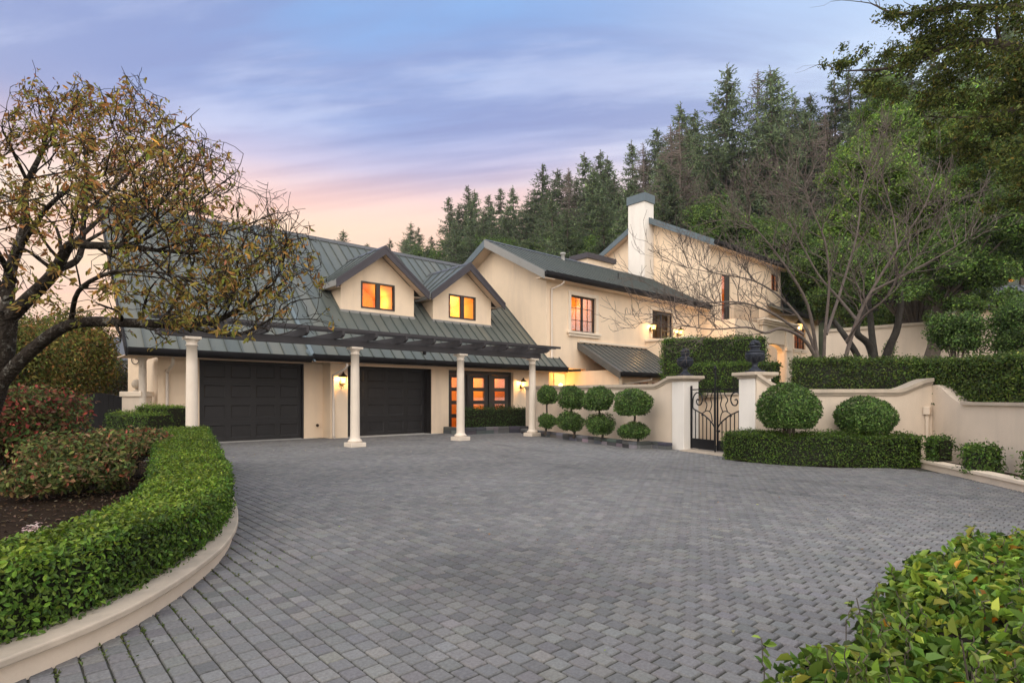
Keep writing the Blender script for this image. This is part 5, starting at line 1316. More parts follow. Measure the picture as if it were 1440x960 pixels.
# ---- autumn tree at the left
r = np.random.default_rng(5)
base = W(-28, 700, 7.6)
TA = thing('autumn_tree', 'old tree with lichened branches and thinning olive and rust leaves at the left', 'tree', (base[0], base[1], .2), world_children=True)
g = G(); tips = []
prm = dict(dens=[4.4, 5.6, 6.5], len=[1.0, .52, .24], seg=[5, 4, 3], spread=1.0, lift=.14, jit=.24, up=.05, rf=.42, rmin=.0044, **{'from': [.2, .25, .25]})
ENV = np.array([(-400, 60), (-100, 110), (0, 125), (40, 98), (120, 118), (160, 108), (215, 98), (262, 168), (300, 196), (330, 222), (402, 270), (450, 310), (470, 420), (600, 700)])
def in_crown(p):
    u, v, d = pix(p); lo = np.interp(u, [-200, 60, 150, 430], [640, 560, 505, 470])
    return np.interp(u, ENV[:, 0], ENV[:, 1]) + 4 + 16 * math.sin(u * .085 + d) + 10 * math.sin(u * .21 + 1) < v < lo
prm['ok'] = in_crown
trunkA = limb([(-75, 720, 7.6), (-52, 640, 7.6), (-20, 570, 7.6), (0, 505, 7.6), (10, 440, 7.6)])
g.tube(trunkA, np.linspace(.23, .12, len(trunkA)), 12)
LIMBS = [
    ([(-14, 556, 7.6), (30, 506, 7.55), (85, 462, 7.4), (130, 452, 7.25), (200, 455, 7.0), (262, 455, 6.9), (300, 452, 6.9), (345, 430, 6.9), (365, 412, 6.9)], .15, .022, .35),
    ([(262, 456, 6.9), (295, 466, 6.8), (335, 470, 6.7), (375, 452, 6.7), (408, 426, 6.7)], .045, .012, .3),
    ([(10, 450, 7.6), (40, 420, 7.5), (75, 385, 7.3), (98, 345, 7.1), (125, 345, 6.9), (185, 347, 6.7), (220, 352, 6.6)], .15, .03, .3),
    ([(80, 380, 7.3), (112, 360, 7.7), (118, 300, 7.9), (122, 245, 8.0), (118, 205, 8.1)], .075, .02, .3),
    ([(118, 300, 7.9), (170, 255, 8.1), (215, 205, 8.2), (255, 175, 8.3)], .045, .012, .3),
    ([(185, 347, 6.7), (240, 315, 6.8), (290, 275, 6.9), (322, 250, 7.0)], .03, .010, .25),
    ([(220, 352, 6.6), (275, 335, 6.5), (330, 322, 6.5), (388, 300, 6.5)], .028, .008, .25),
    ([(10, 440, 7.6), (15, 380, 7.7), (35, 320, 7.9), (36, 265, 8.0), (58, 215, 8.1), (70, 170, 8.1)], .13, .02, .3),
    ([(36, 250, 8.0), (12, 200, 7.6), (5, 185, 7.4)], .04, .012, .2),
    ([(12, 420, 7.6), (-40, 350, 7.4), (-60, 280, 7.3), (-50, 215, 7.3)], .11, .02, .3),
    ([(15, 370, 7.7), (60, 300, 6.9), (100, 265, 6.3), (140, 250, 6.0)], .06, .012, .25),
    ([(100, 345, 7.1), (150, 300, 7.9), (205, 262, 8.6), (262, 228, 9.0)], .05, .012, .25),
    ([(215, 205, 8.2), (225, 165, 8.2), (220, 135, 8.2)], .016, .006, .2),
    ([(262, 228, 9.0), (305, 240, 9.0), (345, 262, 9.0)], .02, .006, .2),
    ([(20, 395, 7.6), (-20, 330, 6.4), (-60, 300, 5.8)], .07, .014, .2),
    ([(100, 450, 7.4), (110, 410, 6.5), (150, 385, 5.9), (200, 380, 5.7), (260, 390, 5.8)], .05, .010, .2),
]
TIPS = []
for q_, (pts, ra_, rb_, st) in enumerate(LIMBS):
    tl = []; add_twigs(g, limb(pts), ra_ * .62, rb_ * .75, prm, r, tl, 3, n=8, start=st, lift=.5 if q_ in (0, 1, 15) else .08); TIPS += tl
g.build('trunk', M['bark_lichen'], TA, smooth=True)
tp = np.array([p for p, _ in TIPS]); td = np.array([d for _, d in TIPS])
g = G()
# fewer leaves on the outer, sunlit side of the crown (right), as autumn thins it
uu = np.array([pix(p)[0] for p in tp]); vv = np.array([pix(p)[1] for p in tp])
keep_p = np.where(vv < 335, np.clip(.95 - (uu - 90) / 300, .10, .88), np.clip(.9 - (uu - 160) / 400, .25, .62)) * np.where(vv < 130, .7, 1) * np.clip(.75 + .5 * vnoise(tp, 2.2, 6), .15, 1)
sel = rng.uniform(0, 1, len(tp)) < keep_p
tp, td = tp[sel], td[sel]; print('autumn tips', len(sel), len(tp))
ALP = [(.250, .210, .050), (.215, .150, .050), (.340, .165, .055), (.215, .235, .050), (.420, .240, .055), (.270, .130, .060), (.330, .300, .070)]
per = max(1, min(5, int(42000 / max(1, len(tp)))))
for k in range(per):
    n = len(tp); P = tp + rng.normal(0, .025, (n, 3))
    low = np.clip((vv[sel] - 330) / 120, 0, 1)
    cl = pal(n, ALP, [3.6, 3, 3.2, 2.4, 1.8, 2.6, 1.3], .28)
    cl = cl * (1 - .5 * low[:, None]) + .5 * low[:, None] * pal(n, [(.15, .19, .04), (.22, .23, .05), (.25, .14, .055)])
    hang = unit(td * .35 + rng.normal(0, .5, (n, 3)) + np.array([0, 0, -.55]))
    # blade hanging along 'hang'
    S = .080 * rng.uniform(.55, 1.2, n)[:, None]; A = hang; Nn = unit(np.cross(A, rng.normal(0, 1, (n, 3)))); B = np.cross(Nn, A); w = S * .17
    V = np.stack([P, P + A * S * .35 + B * w + Nn * S * .04, P + A * S * .75 + B * w * .7, P + A * S - Nn * S * .12, P + A * S * .75 - B * w * .7, P + A * S * .35 - B * w + Nn * S * .04], 1)
    i = np.arange(n)[:, None] * 6
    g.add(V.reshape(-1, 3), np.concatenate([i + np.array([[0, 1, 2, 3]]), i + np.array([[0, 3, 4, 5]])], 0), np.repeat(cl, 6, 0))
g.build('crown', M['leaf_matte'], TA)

# ---- bare winter tree on the terrace
r = np.random.default_rng(8)
b0 = W(1158, 530, 15.6)
TB = thing('bare_tree', 'leafless grey multi stemmed tree spreading over the terrace hedge', 'tree', (b0[0], b0[1], 1.5), world_children=True)
g = G(); tipsb = []
prmB = dict(dens=[3.3, 5.0, 5.2], len=[1.25, .62, .32], seg=[5, 4, 3], spread=.85, lift=.22, jit=.20, up=.07, rf=.40, rmin=.0062, **{'from': [.2, .2, .2]})
BL = [
    ([(1152, 540, 15.6), (1148, 505, 15.6), (1128, 475, 15.4), (1098, 462, 15.1), (1076, 468, 14.9), (1050, 460, 14.7), (1000, 463, 14.6), (950, 455, 14.6)], .085, .012, .45),
    ([(1152, 520, 15.6), (1145, 490, 15.7), (1130, 455, 15.8), (1100, 420, 16.0), (1060, 395, 16.2), (1010, 385, 16.3), (960, 375, 16.4)], .075, .010, .35),
    ([(1158, 530, 15.6), (1160, 470, 15.5), (1166, 400, 15.4), (1160, 340, 15.3), (1140, 290, 15.2), (1130, 250, 15.2)], .065, .012, .3),
    ([(1150, 505, 15.6), (1136, 430, 15.2), (1105, 375, 14.9), (1070, 330, 14.7), (1050, 310, 14.6)], .07, .012, .3),
    ([(1182, 540, 15.4), (1190, 500, 15.4), (1205, 450, 15.3), (1225, 410, 15.2), (1262, 350, 15.1), (1300, 290, 15.0), (1318, 240, 15.0)], .09, .014, .35),
    ([(1205, 450, 15.3), (1180, 420, 15.6), (1150, 385, 15.8), (1120, 330, 16.0), (1100, 300, 16.1)], .06, .012, .3),
    ([(1225, 410, 15.2), (1275, 385, 14.8), (1330, 355, 14.4), (1370, 330, 14.2)], .05, .010, .25),
    ([(1162, 470, 15.5), (1185, 400, 16.1), (1205, 330, 16.5), (1212, 270, 16.7), (1225, 230, 16.8)], .06, .012, .3),
    ([(1130, 470, 15.4), (1085, 440, 15.0), (1040, 425, 14.6), (985, 425, 14.4), (935, 412, 14.3)], .055, .010, .3),
    ([(1190, 480, 15.4), (1215, 445, 14.6), (1245, 420, 14.0), (1270, 380, 13.7), (1300, 350, 13.6)], .05, .010, .3),
    ([(1262, 350, 15.1), (1255, 300, 15.4), (1240, 250, 15.6)], .035, .010, .2),
]
for pts, ra_, rb_, st in BL: add_twigs(g, limb(pts), ra_ * .72, rb_ * .7, prmB, r, tipsb, 3, n=8, start=st)
g.build('trunk', M['bark_grey'], TB, smooth=True)
print('bare tips', len(tipsb))

# ---- broadleaf crown helper: leaf clumps carried on limbs
def leafy_tree(name, label, base_p, clumps, n, leaf, palette, trunk_r, mat='leaf', group=None, seed=3, bark='bark_brown', weights=None, hub=None, shape='hex', shell=.42, jit=.85, twig_n=0, core=False, aspect=.5, flat=.75, stick=.22):
    t = thing(name, label, 'tree', tuple(base_p), group=group, world_children=True)
    r = np.random.default_rng(seed); g = G(); b = G()
    hub = np.array(hub if hub is not None else np.array(base_p) + np.array([0, 0, 2.0]))
    b.tube(smooth_pts([tuple(base_p), tuple((np.array(base_p) + hub) / 2 + r.normal(0, .15, 3)), tuple(hub)], 4), np.linspace(trunk_r, trunk_r * .7, 9), 9)
    tot = sum(c[1] ** 2 for c in clumps)
    for k, (c, R) in enumerate(clumps):
        c = np.array(c); m = max(20, int(n * R ** 2 / tot))
        blob_leaves(g, c, (R, R, R * flat), m, leaf, palette, rough=.30, shell=shell, jit=jit, core=.55 if core else False, weights=weights, seed=seed + k, shape=shape, aspect=aspect)
        if k % 2 == 0 and stick > .05: b.tube(smooth_pts([tuple(hub), tuple(hub * .5 + c * .5 + r.normal(0, R * .2, 3)), tuple(c)], 3), np.linspace(1, 0, 7) ** 1.5 * trunk_r * stick + .012, 5)
    b.build('trunk', M[bark], t); g.build('crown', M[mat], t)
    return t
def cluster(uvds, k, spread, Rr, r):
    """scatter leaf clumps around guide points"""
    out = []
    for u, v, d, s in uvds:
        c = W(u, v, d)
        for _ in range(k): out.append((c + unit(r.normal(0, 1, 3)) * r.uniform(0, 1) ** .5 * s * spread, s * r.uniform(*Rr)))
    return out
OAK = [(.105, .185, .034), (.076, .142, .028), (.150, .235, .046), (.048, .088, .020)]
OAKB = [(.160, .265, .042), (.120, .210, .034), (.215, .320, .056), (.070, .125, .022)]
OAKF = [(.115, .145, .036), (.088, .115, .030), (.150, .170, .042), (.200, .160, .040), (.055, .070, .022)]
r = np.random.default_rng(31)
# bright green broadleaf tree right of centre, and the dense dark mass to its right
cl = cluster([(1225, 250, 27, 2.2), (1275, 205, 28, 2.4), (1330, 190, 28, 2.5), (1300, 275, 26, 2.5), (1240, 320, 26, 1.9), (1190, 300, 27, 1.6), (1345, 320, 26, 2.4), (1265, 370, 26, 1.8), (1390, 240, 27, 2.6), (1262, 160, 29, 1.8)], 7, .95, (.30, .50), r)
leafy_tree('broadleaf_tree', 'bright green broadleaf tree rising behind the bare tree', tuple(W(1290, 480, 27)[:2]) + (2.2,), cl, 62000, .135, OAKB, .35, seed=41, shell=.30, core=True)
cl = cluster([(1400, 330, 23, 2.2), (1350, 375, 23, 1.8), (1440, 380, 22, 2.0), (1300, 400, 24, 1.5), (1420, 260, 24, 2.2), (1480, 300, 22, 2.4), (1330, 420, 24, 1.2), (1385, 420, 25, 1.2)], 7, .95, (.28, .48), r)
leafy_tree('evergreen_oak', 'dense dark green oak at the right behind the upper wall', tuple(W(1300, 480, 24)[:2]) + (2.2,), cl, 60000, .115, OAK, .30, seed=42, shell=.30, core=True, hub=W(1320, 430, 24))
# dark leaning trunks in front of the upper wall
TD = thing('oak_trunks', 'dark crooked oak stems leaning before the upper garden wall', 'tree', tuple(W(1240, 500, 22.5)[:2]) + (2.0,), world_children=True)
g = G()
for pts, a, b in ([[(1240, 520, 22.5), (1250, 490, 22.5), (1262, 460, 22.5), (1266, 420, 22.6), (1262, 370, 22.8)], .16, .10], [[(1232, 520, 22.5), (1222, 485, 22.4), (1205, 468, 22.3), (1210, 445, 22.3), (1222, 420, 22.5), (1225, 370, 22.6)], .15, .09], [[(1232, 520, 22.7), (1226, 470, 22.7), (1222, 430, 22.7), (1210, 380, 22.8)], .14, .08], [[(1215, 520, 21.5), (1200, 490, 21.5), (1183, 465, 21.5), (1172, 450, 21.6)], .13, .08]):
    p = limb(pts); g.tube(p, np.linspace(a, b, len(p)), 8)
for _ in range(40):
    p0 = W(rng.uniform(1195, 1275), rng.uniform(350, 440), 22.6); g.tube(wander(p0, (rng.normal(0, 1), rng.normal(0, 1), .6), 1.6, 5, .25, .05, rng), np.linspace(.03, .006, 6), 4)
g.build('trunk', M['bark_dark'], TD, smooth=True)
g = G()
for _ in range(26):
    c = W(rng.uniform(1170, 1285), rng.uniform(335, 415), rng.uniform(21.8, 23.5)); blob_leaves(g, c, rng.uniform(.4, .7), 240, .11, OAK, rough=.3, shell=.4, jit=.9, core=False)
g.build('crown', M['leaf'], TD)
# overhanging oak close on the right
r = np.random.default_rng(33)
guide = [(1290, 60, 10.5, .75), (1240, 95, 10.8, .55), (1205, 105, 11, .42), (1180, 85, 11, .36), (1310, 110, 10.3, .75), (1350, 50, 10, .9), (1400, 90, 9.6, 1.0), (1440, 40, 9.4, 1.1), (1390, 160, 9.8, .9), (1440, 170, 9.3, 1.0), (1330, 20, 10.3, .75), (1265, 20, 10.6, .42),
         (1395, 215, 10, .62), (1440, 235, 9.4, .7), (1470, 120, 9.2, 1.1), (1260, 135, 10.8, .42), (1330, 165, 10.2, .62), (1345, 200, 10.4, .45), (1300, -20, 10.2, .8), (1380, -30, 9.8, 1.0), (1500, 200, 9, .9), (1420, 265, 9.9, .45)]
cl = cluster(guide, 6, .95, (.26, .46), r)
TO = leafy_tree('overhanging_oak', 'dark olive oak boughs overhanging from the upper right corner', tuple(DR(9.2, 11.4)) [:2] + (1.6,), cl, 34000, .068, OAKF, .38, seed=51, shell=.50, hub=DR(9.3, 11.2, 6.2), mat='leaf_matte', aspect=.45, weights=[4, 4, 2.4, .9, 3], stick=.04)
g = G(); r = np.random.default_rng(34)
for pts, a, b in ([[(1530, 60, 9.3), (1450, 70, 9.5), (1370, 60, 10), (1310, 75, 10.4), (1255, 95, 10.8), (1190, 100, 11)], .12, .012], [[(1540, 160, 9.1), (1450, 150, 9.4), (1390, 165, 9.8), (1330, 165, 10.2)], .09, .012], [[(1540, 0, 9.3), (1440, 10, 9.5), (1340, 10, 10.2), (1265, 20, 10.6), (1225, 5, 10.8)], .08, .01]):
    add_twigs(g, limb(pts), a, b, dict(dens=[3, 4, 4], len=[.7, .35, .2], seg=[4, 3, 3], spread=.9, lift=.05, jit=.2, up=0, rf=.4, rmin=.003, **{'from': [.2, .2, .2]}), r, [], 2, n=7)
g.build('bough', M['bark_brown'], TO)

# ================================================================== CONIFERS ON THE HILL
def conifer_meshes(seed, dead=False, sparse=1.0, width=.19, tone=1.0, tip=1.0):
    """unit tree 1 m tall -> (trunk mesh object data, crown data)"""
    r = np.random.default_rng(seed); g = G(); t = G()
    lean = r.normal(0, .012, 2); ax = lambda z: np.array([lean[0] * z + .006 * math.sin(z * 7 + seed), lean[1] * z, z])
    zz = np.linspace(0, 1, 12); t.tube([ax(z) for z in zz], np.linspace(.0125, .0012, 12), 6, cap=False)
    P, D, S, Nn = [], [], [], []
    z = .16 if not dead else .30
    while z < .985:
        lenv = min(width * 2.1 * (1 - z) ** .86, .165) * (1 if z > .3 else .75 + (z - .16) * 1.8)
        for b in range(r.integers(5, 8)):
            if r.uniform() > .90 * sparse: continue
            a = r.uniform(0, 6.283); Lb = lenv * (r.uniform(.5, 1.15) if z < .8 else r.uniform(.7, 1.05)) + .005
            o = ax(z + r.normal(0, .005)); droop = r.uniform(-.35, .10) - .25 * (1 - z)
            m = max(3, int(Lb / .0075)); f = np.linspace(.12, 1, m)
            dx = np.array([math.cos(a), math.sin(a), 0])
            pts = o + dx * (Lb * f)[:, None] + np.array([0, 0, 1]) * (droop * Lb * f + .28 * Lb * f ** 2.2)[:, None]
            t.tube([o, pts[m // 2], pts[-1]], [.0022, .0014, .0005], 3, cap=False)
            if dead:
                for q in pts[::2]: t.tube([q, q + r.normal(0, 1, 3) * .012 + np.array([0, 0, -.016])], [.0008, .0003], 3, cap=False)
                continue
            sd = np.array([-dx[1], dx[0], 0])
            for q, ff in zip(pts, f):
                for s_ in (-1, 1):
                    P.append(q + r.normal(0, .003, 3)); dr_ = dx * r.uniform(.35, .9) + sd * s_ * r.uniform(.35, 1.0) + np.array([0, 0, r.uniform(-.55, .05)]); D.append(dr_); S.append((.021 + .020 * (1 - ff)) * r.uniform(.7, 1.3) * (.7 + .5 * (1 - z)))
                if r.uniform() < .5:
                    P.append(q); D.append(np.array([r.normal(0, .3), r.normal(0, .3), -1.0])); S.append(.026 * r.uniform(.6, 1.3))
            P.append(pts[-1]); D.append(dx + np.array([0, 0, .25])); S.append(.024)
        z += r.uniform(.012, .022) * (1.15 - .3 * z)
    if dead: return t, None
    for k in range(10): P.append(ax(1 - k * .004)); D.append(np.array([r.normal(0, .5), r.normal(0, .5), .8])); S.append(.018)
    P = np.array(P); A = unit(np.array(D)); S = np.array(S)[:, None] * .80; n = len(P)
    Nz = unit(r.normal(0, .45, (n, 3)) + np.array([0, 0, 1])); B = unit(np.cross(Nz, A)); w = S * .17
    V = np.stack([P, P + A * S * .45 + B * w, P + A * S, P + A * S * .45 - B * w], 1)
    base = np.array([(.130, .172, .095), (.155, .205, .105), (.180, .235, .110), (.100, .135, .085)])[r.integers(0, 4, n)] * r.lognormal(0, .22, (n, 1)) * tone
    g.add(V.reshape(-1, 3), np.arange(n)[:, None] * 4 + np.array([[0, 1, 2, 3]]), np.repeat(base, 4, 0))
    return t, g
PROTO = []
for k, (wd_, sp, tone) in enumerate([(.17, .95, .80), (.20, .9, 1.1), (.15, .85, .68), (.185, 1.0, 1.35), (.16, .70, .90), (.21, .8, 1.0), (.14, .75, 1.2)]):
    t_, g_ = conifer_meshes(100 + k, width=wd_, sparse=sp, tone=tone)
    a = t_.build('trunk', M['bark_grey'] if k % 2 else M['bark_brown']); b = g_.build('crown', M['needles']); print('conifer', k, len(b.data.polygons))
    PROTO.append((a.data, b.data)); bpy.data.objects.remove(a); bpy.data.objects.remove(b)
t_, _ = conifer_meshes(200, dead=True, width=.17, sparse=.9); a = t_.build('trunk', M['bark_grey']); DEAD = a.data; bpy.data.objects.remove(a)
def plant_conifer(u, vtop, d, label, group=None, k=None, r=rng, dead=False, name='conifer'):
    b = on_hill(u, d); zt_ = W(u, vtop, d)[2]; h = zt_ - b[2]
    if h < 6: b[2] = zt_ - 9; h = 9
    if h > 42: b[2] = zt_ - 36; h = 36
    t = thing(name, label, 'conifer', b - np.array([0, 0, .3]), float(r.uniform(0, 6.28)), group)
    t.scale = (h * r.uniform(.9, 1.1),) * 2 + (h,)
    if dead:
        o = bpy.data.objects.new('trunk', DEAD); C.objects.link(o); o.parent = t; return t
    m = PROTO[int(r.integers(0, len(PROTO))) if k is None else k]
    for nm, me in (('trunk', m[0]), ('crown', m[1])):
        o = bpy.data.objects.new(nm, me); C.objects.link(o); o.parent = t
    return t
GRP = 'conifers on the wooded hillside'
SL = 'dark green conifer standing among many on the wooded hillside behind the house'
sky_pts = [(576, 311, 120), (590, 318, 125), (604, 330, 118), (630, 275, 112), (646, 285, 108), (657, 260, 110), (668, 264, 108), (686, 272, 104), (694, 285, 98), (705, 262, 104), (722, 260, 100), (738, 278, 98), (748, 262, 98), (766, 228, 94), (783, 236, 92), (798, 240, 92), (812, 250, 86), (824, 211, 90), (841, 209, 88), (856, 216, 86), (868, 240, 80), (890, 194, 84), (905, 220, 78), (926, 175, 80), (942, 185, 74), (960, 141, 78), (973, 153, 76), (995, 190, 70), (1094, 143, 70), (1105, 150, 72), (1121, 129, 70), (1135, 150, 66), (1148, 126, 68), (1172, 110, 66), (1195, 95, 64), (1222, 80, 62), (1250, 60, 60), (1282, 70, 58), (1320, 55, 56), (1360, 40, 54), (1400, 20, 54), (1440, 10, 52)]
for u, v, d in sky_pts: plant_conifer(u, v, d, SL, GRP)
plant_conifer(1023, 92, 66, 'tallest dark conifer on the hill, pointed open crown against the sky', GRP, k=1)
plant_conifer(1082, 95, 64, 'very tall bright green conifer right of the tallest pointed one', GRP, k=3)
plant_conifer(1064, 95, 68, 'bare dead conifer top between the two tallest hillside conifers', 'dead conifers', dead=True, name='dead_conifer')
plant_conifer(944, 170, 58, 'dead pale trunk conifer just right of the chimney, left one of the pair', 'dead conifers', dead=True, name='dead_conifer')
plant_conifer(957, 165, 57, 'dead pale trunk conifer right of the chimney, right one of the pair', 'dead conifers', dead=True, name='dead_conifer')
for u_, v_, d_, lb_ in ((905, 196, 72, 'grey dead conifer left of the paired dead trunks, above the wing roof'), (1160, 150, 60, 'grey dead conifer at the right of the hillside beside the overhanging oak'), (800, 232, 84, 'thin grey dead conifer above the low chimney')): plant_conifer(u_, v_, d_, lb_, 'dead conifers', dead=True, name='dead_conifer')
FARL = 'small far conifer showing just above the garage roof ridge'
for u, v, d in ((483, 322, 130), (515, 341, 140), (549, 333, 130), (508, 346, 140)): plant_conifer(u, v, d, FARL, 'far conifers above the garage ridge')
SKU = [p[0] for p in sky_pts]; SKV = [p[1] for p in sky_pts]
r = np.random.default_rng(77); cnt = 0
while cnt < 150:
    u = r.uniform(560, 1440); d = r.uniform(50, 105)
    if u < 720 and d < 80: continue
    if u > 1180 and d > 62: continue
    v = np.interp(u, SKU, SKV) + r.uniform(18, 120) * np.interp(u, [560, 800, 1100], [.55, .9, 1.2])
    if v > 345: continue
    plant_conifer(u, v, d, SL, GRP, r=r); cnt += 1
# rounded evergreens at the foot of the hill
BUSHP = [(.100, .165, .038), (.075, .128, .032), (.140, .205, .048), (.050, .085, .024)]
r = np.random.default_rng(78)
BU = []
for k in range(3):
    t = thing('hill_oak', 'x', 'tree', world_children=False); g = G(); b = G()
    rr = np.random.default_rng(300 + k)
    for q in range(16):
        c = unit(rr.normal(0, 1, 3)) * rr.uniform(.2, 1) ** .5 * np.array([.72, .72, .5]) + np.array([0, 0, .75]); blob_leaves(g, c, (.34, .34, .27), 620, .050, BUSHP, rough=.25, shell=.28, jit=.9, core=.5, seed=q, shape='quad')
        b.tube([(0, 0, 0), tuple(c * .6), tuple(c)], [.04, .025, .01], 4)
    b.build('trunk', M['bark_brown'], t); g.build('crown', M['leaf_matte'], t); BU.append(t)
used = [0, 0, 0]
def plant_bush(u, vtop, d, R, label, group, k, base=None):
    top = W(u, vtop, d); h = R * 1.3 * 1.0
    t = BU[k] if used[k] == 0 else copy_tree(BU[k]); used[k] += 1
    t.location = (top[0], top[1], top[2] - 1.28 * R); t.scale = (R, R, R); t.rotation_euler = (0, 0, r.uniform(0, 6.28)); t['label'] = label; t['group'] = group
    return t
HB = 'rounded evergreen oak at the foot of the hill behind the house roofs'
for i, (u, v, d, R) in enumerate([(1005, 292, 52, 4.5), (1045, 300, 50, 4.2), (985, 318, 50, 3), (1085, 310, 48, 4.4), (1125, 305, 46, 4.2), (1165, 300, 44, 4.0), (860, 330, 60, 4), (815, 318, 66, 5), (760, 330, 72, 5), (890, 300, 62, 4.5), (700, 330, 84, 5), (650, 338, 95, 6), (1060, 335, 46, 3.5), (1100, 345, 45, 3.5), (1140, 350, 43, 3.4), (1180, 345, 40, 3.6), (1210, 380, 36, 3.2), (1150, 385, 44, 3.0), (930, 300, 60, 4), (600, 345, 105, 6), (1240, 400, 34, 3.0)]):
    plant_bush(u, v, d, R, HB, 'rounded evergreens at the foot of the hill', i % 3)
plant_bush(842, 345, 56, 2.0, 'yellowish round tree just left of the tower gable', 'rounded evergreens at the foot of the hill', 2)

# ================================================================== LEFT SIDE: gate, pillar, shrubs
gl = W(140, 610, 17.2)
SG = thing('side_gate', 'black solid arched gate at the left end of the garage', 'gate', (gl[0], gl[1], 0), -math.atan2(FW[0], FW[1]))
g = G(); xs_ = np.linspace(-.84, .84, 25); zt_ = 1.34 + .22 * np.cos(xs_ / .84 * 1.45)
g.prism([(x, 0, z) for x, z in zip(xs_, zt_)] + [(.84, 0, 0), (-.84, 0, 0)], (0, .05, 0)); g.build('gate_leaf', M['gutter'], SG)
g = G()
for x in np.linspace(-.78, .78, 12): g.box(x - .068, x + .068, -.02, -.002, .05, 1.34 + .22 * math.cos(x / .84 * 1.45) - .05)
g.build('boards', M['gutter'], SG)
g = G(); g.box(-.92, -.845, -.04, .08, 0, 1.45); g.box(.845, .92, -.04, .08, 0, 1.45); g.build('post', M['iron'], SG)
pc_ = W(193, 600, 17.0)
SP = thing('garden_pillar', 'short cream garden pillar with flat cap beside the black arched gate', 'pillar', (pc_[0], pc_[1], 0), -math.atan2(FW[0], FW[1]))
g = G(); g.box(-.27, .27, -.27, .27, 0, 1.45); g.build('shaft', M['stucco_wall'], SP); g = G(); g.box(-.32, .32, -.32, .32, 1.451, 1.60); g.build('cap', M['trim'], SP, bevel=.02)
BLs = thing('stone_ball', 'stone ball finial resting on the short garden pillar', 'finial', (pc_[0], pc_[1], 1.60))
g = G(); g.lathe([(.10, 0), (.10, .03), (.05, .05), (.05, .09)] + [(.145 * math.cos(a), .22 + .145 * math.sin(a)) for a in np.linspace(-1.25, 1.57, 12)], n=18); g.build('ball', M['coping'], BLs, smooth=True)
pw = W(191, 600, 18.6)
TW = thing('garden_wall', 'tall narrow cream wall end with iron scroll behind the stone ball', 'wall', (pw[0], pw[1], 0), -math.atan2(FW[0], FW[1]))
g = G(); g.box(-.26, .34, 0, .35, 0, 3.1); g.build('wall_body', M['stucco'], TW, bevel=.01)
g = G(); th = np.linspace(0, 8.5, 40); g.tube(np.c_[.02 + (.19 - .017 * th) * np.cos(th), np.full(40, -.03), 2.62 + (.19 - .017 * th) * np.sin(th)], .012, 5); g.build('scroll', M['iron'], TW)
NB = thing('neighbour_house', 'grey wall and roof of a distant house seen through the leaves at the left', 'house', W(160, 560, 40) * np.array([1, 1, 0]), -math.atan2(FW[0], FW[1]))
g = G(); g.box(-4.5, 1.2, 0, 6, -.5, 4.2); g.build('wall', M['concrete'], NB); g = G(); g.prism([(-5, -.6, 4.0), (-5, 3, 6.0), (-5, 6.6, 4.0)], (6.8, 0, 0)); g.build('roof', M['roof_dark'], NB)
REDP = [(.11, .14, .042), (.15, .085, .045), (.24, .06, .05), (.08, .12, .04), (.20, .12, .06), (.32, .07, .05)]
PHO = [(.13, .15, .05), (.22, .14, .07), (.32, .21, .12), (.09, .13, .045), (.30, .10, .06), (.18, .20, .06)]
loose_shrub('red_shrub', 'tall dark shrub with red young leaves at the far left', W(12, 600, 9.2), (1.2, 1.0, .80), 14000, .080, REDP, .2, nclump=18, seed=61, weights=[4, 3, 1.6, 3, 1.4, .9], core=.5, mat='leaf_matte')
loose_shrub('red_shrub', 'leggy bronze and red leaved shrub in the left bed inside the curved hedge', W(120, 655, 7.6), (.88, .75, .50), 8500, .070, PHO, .2, nclump=13, seed=62, weights=[4, 2, 1, 3, .8, 2], core=False, stems=9, mat='leaf_matte', clump=.42, spread=.8)
loose_shrub('red_shrub', 'smaller red tipped shrub between the black gate and the curved hedge', W(178, 628, 9.0), (.72, .6, .36), 5000, .070, PHO, .2, nclump=10, seed=63, weights=[3, 2.4, 1, 3, 1.4, 1.5], core=False, stems=7, mat='leaf_matte', clump=.42, spread=.8)
LB = [(.16, .18, .04), (.12, .14, .038), (.22, .18, .05), (.09, .115, .034), (.25, .14, .05)]
loose_shrub('olive_shrub', 'tall olive green shrub behind the red shrub under the autumn tree', W(78, 508, 19.5), (2.2, 1.6, 1.9), 34000, .10, LB, .0, nclump=26, seed=64, core=.4, mat='leaf_matte')
loose_shrub('olive_shrub', 'olive and rust shrub behind the autumn tree trunk at the left edge', W(-10, 505, 14.5), (1.5, 1.4, 1.5), 26000, .10, LB, .0, nclump=22, seed=65, core=.4, mat='leaf_matte')
loose_shrub('grey_shrub', 'pale grey green shrub beyond the black arched gate', W(150, 530, 21), (1.4, 1.2, 1.2), 5200, .09, [(.16, .16, .12), (.20, .19, .15), (.11, .12, .08)], .0, nclump=12, seed=66, mat='leaf_matte', core=False)
for i, (u, v, d, R) in enumerate([(30, 475, 30, 3.0), (-60, 455, 28, 3.2), (110, 488, 34, 2.6), (160, 505, 36, 2.2)]):
    plant_bush(u, v, d, R, ['rounded tree beyond the left shrubs, behind the autumn trunk', 'rounded tree at the extreme left behind the autumn tree', 'low rounded tree beyond the black gate', 'low rounded tree by the far neighbouring house'][i], 'trees beyond the left garden', i % 3)
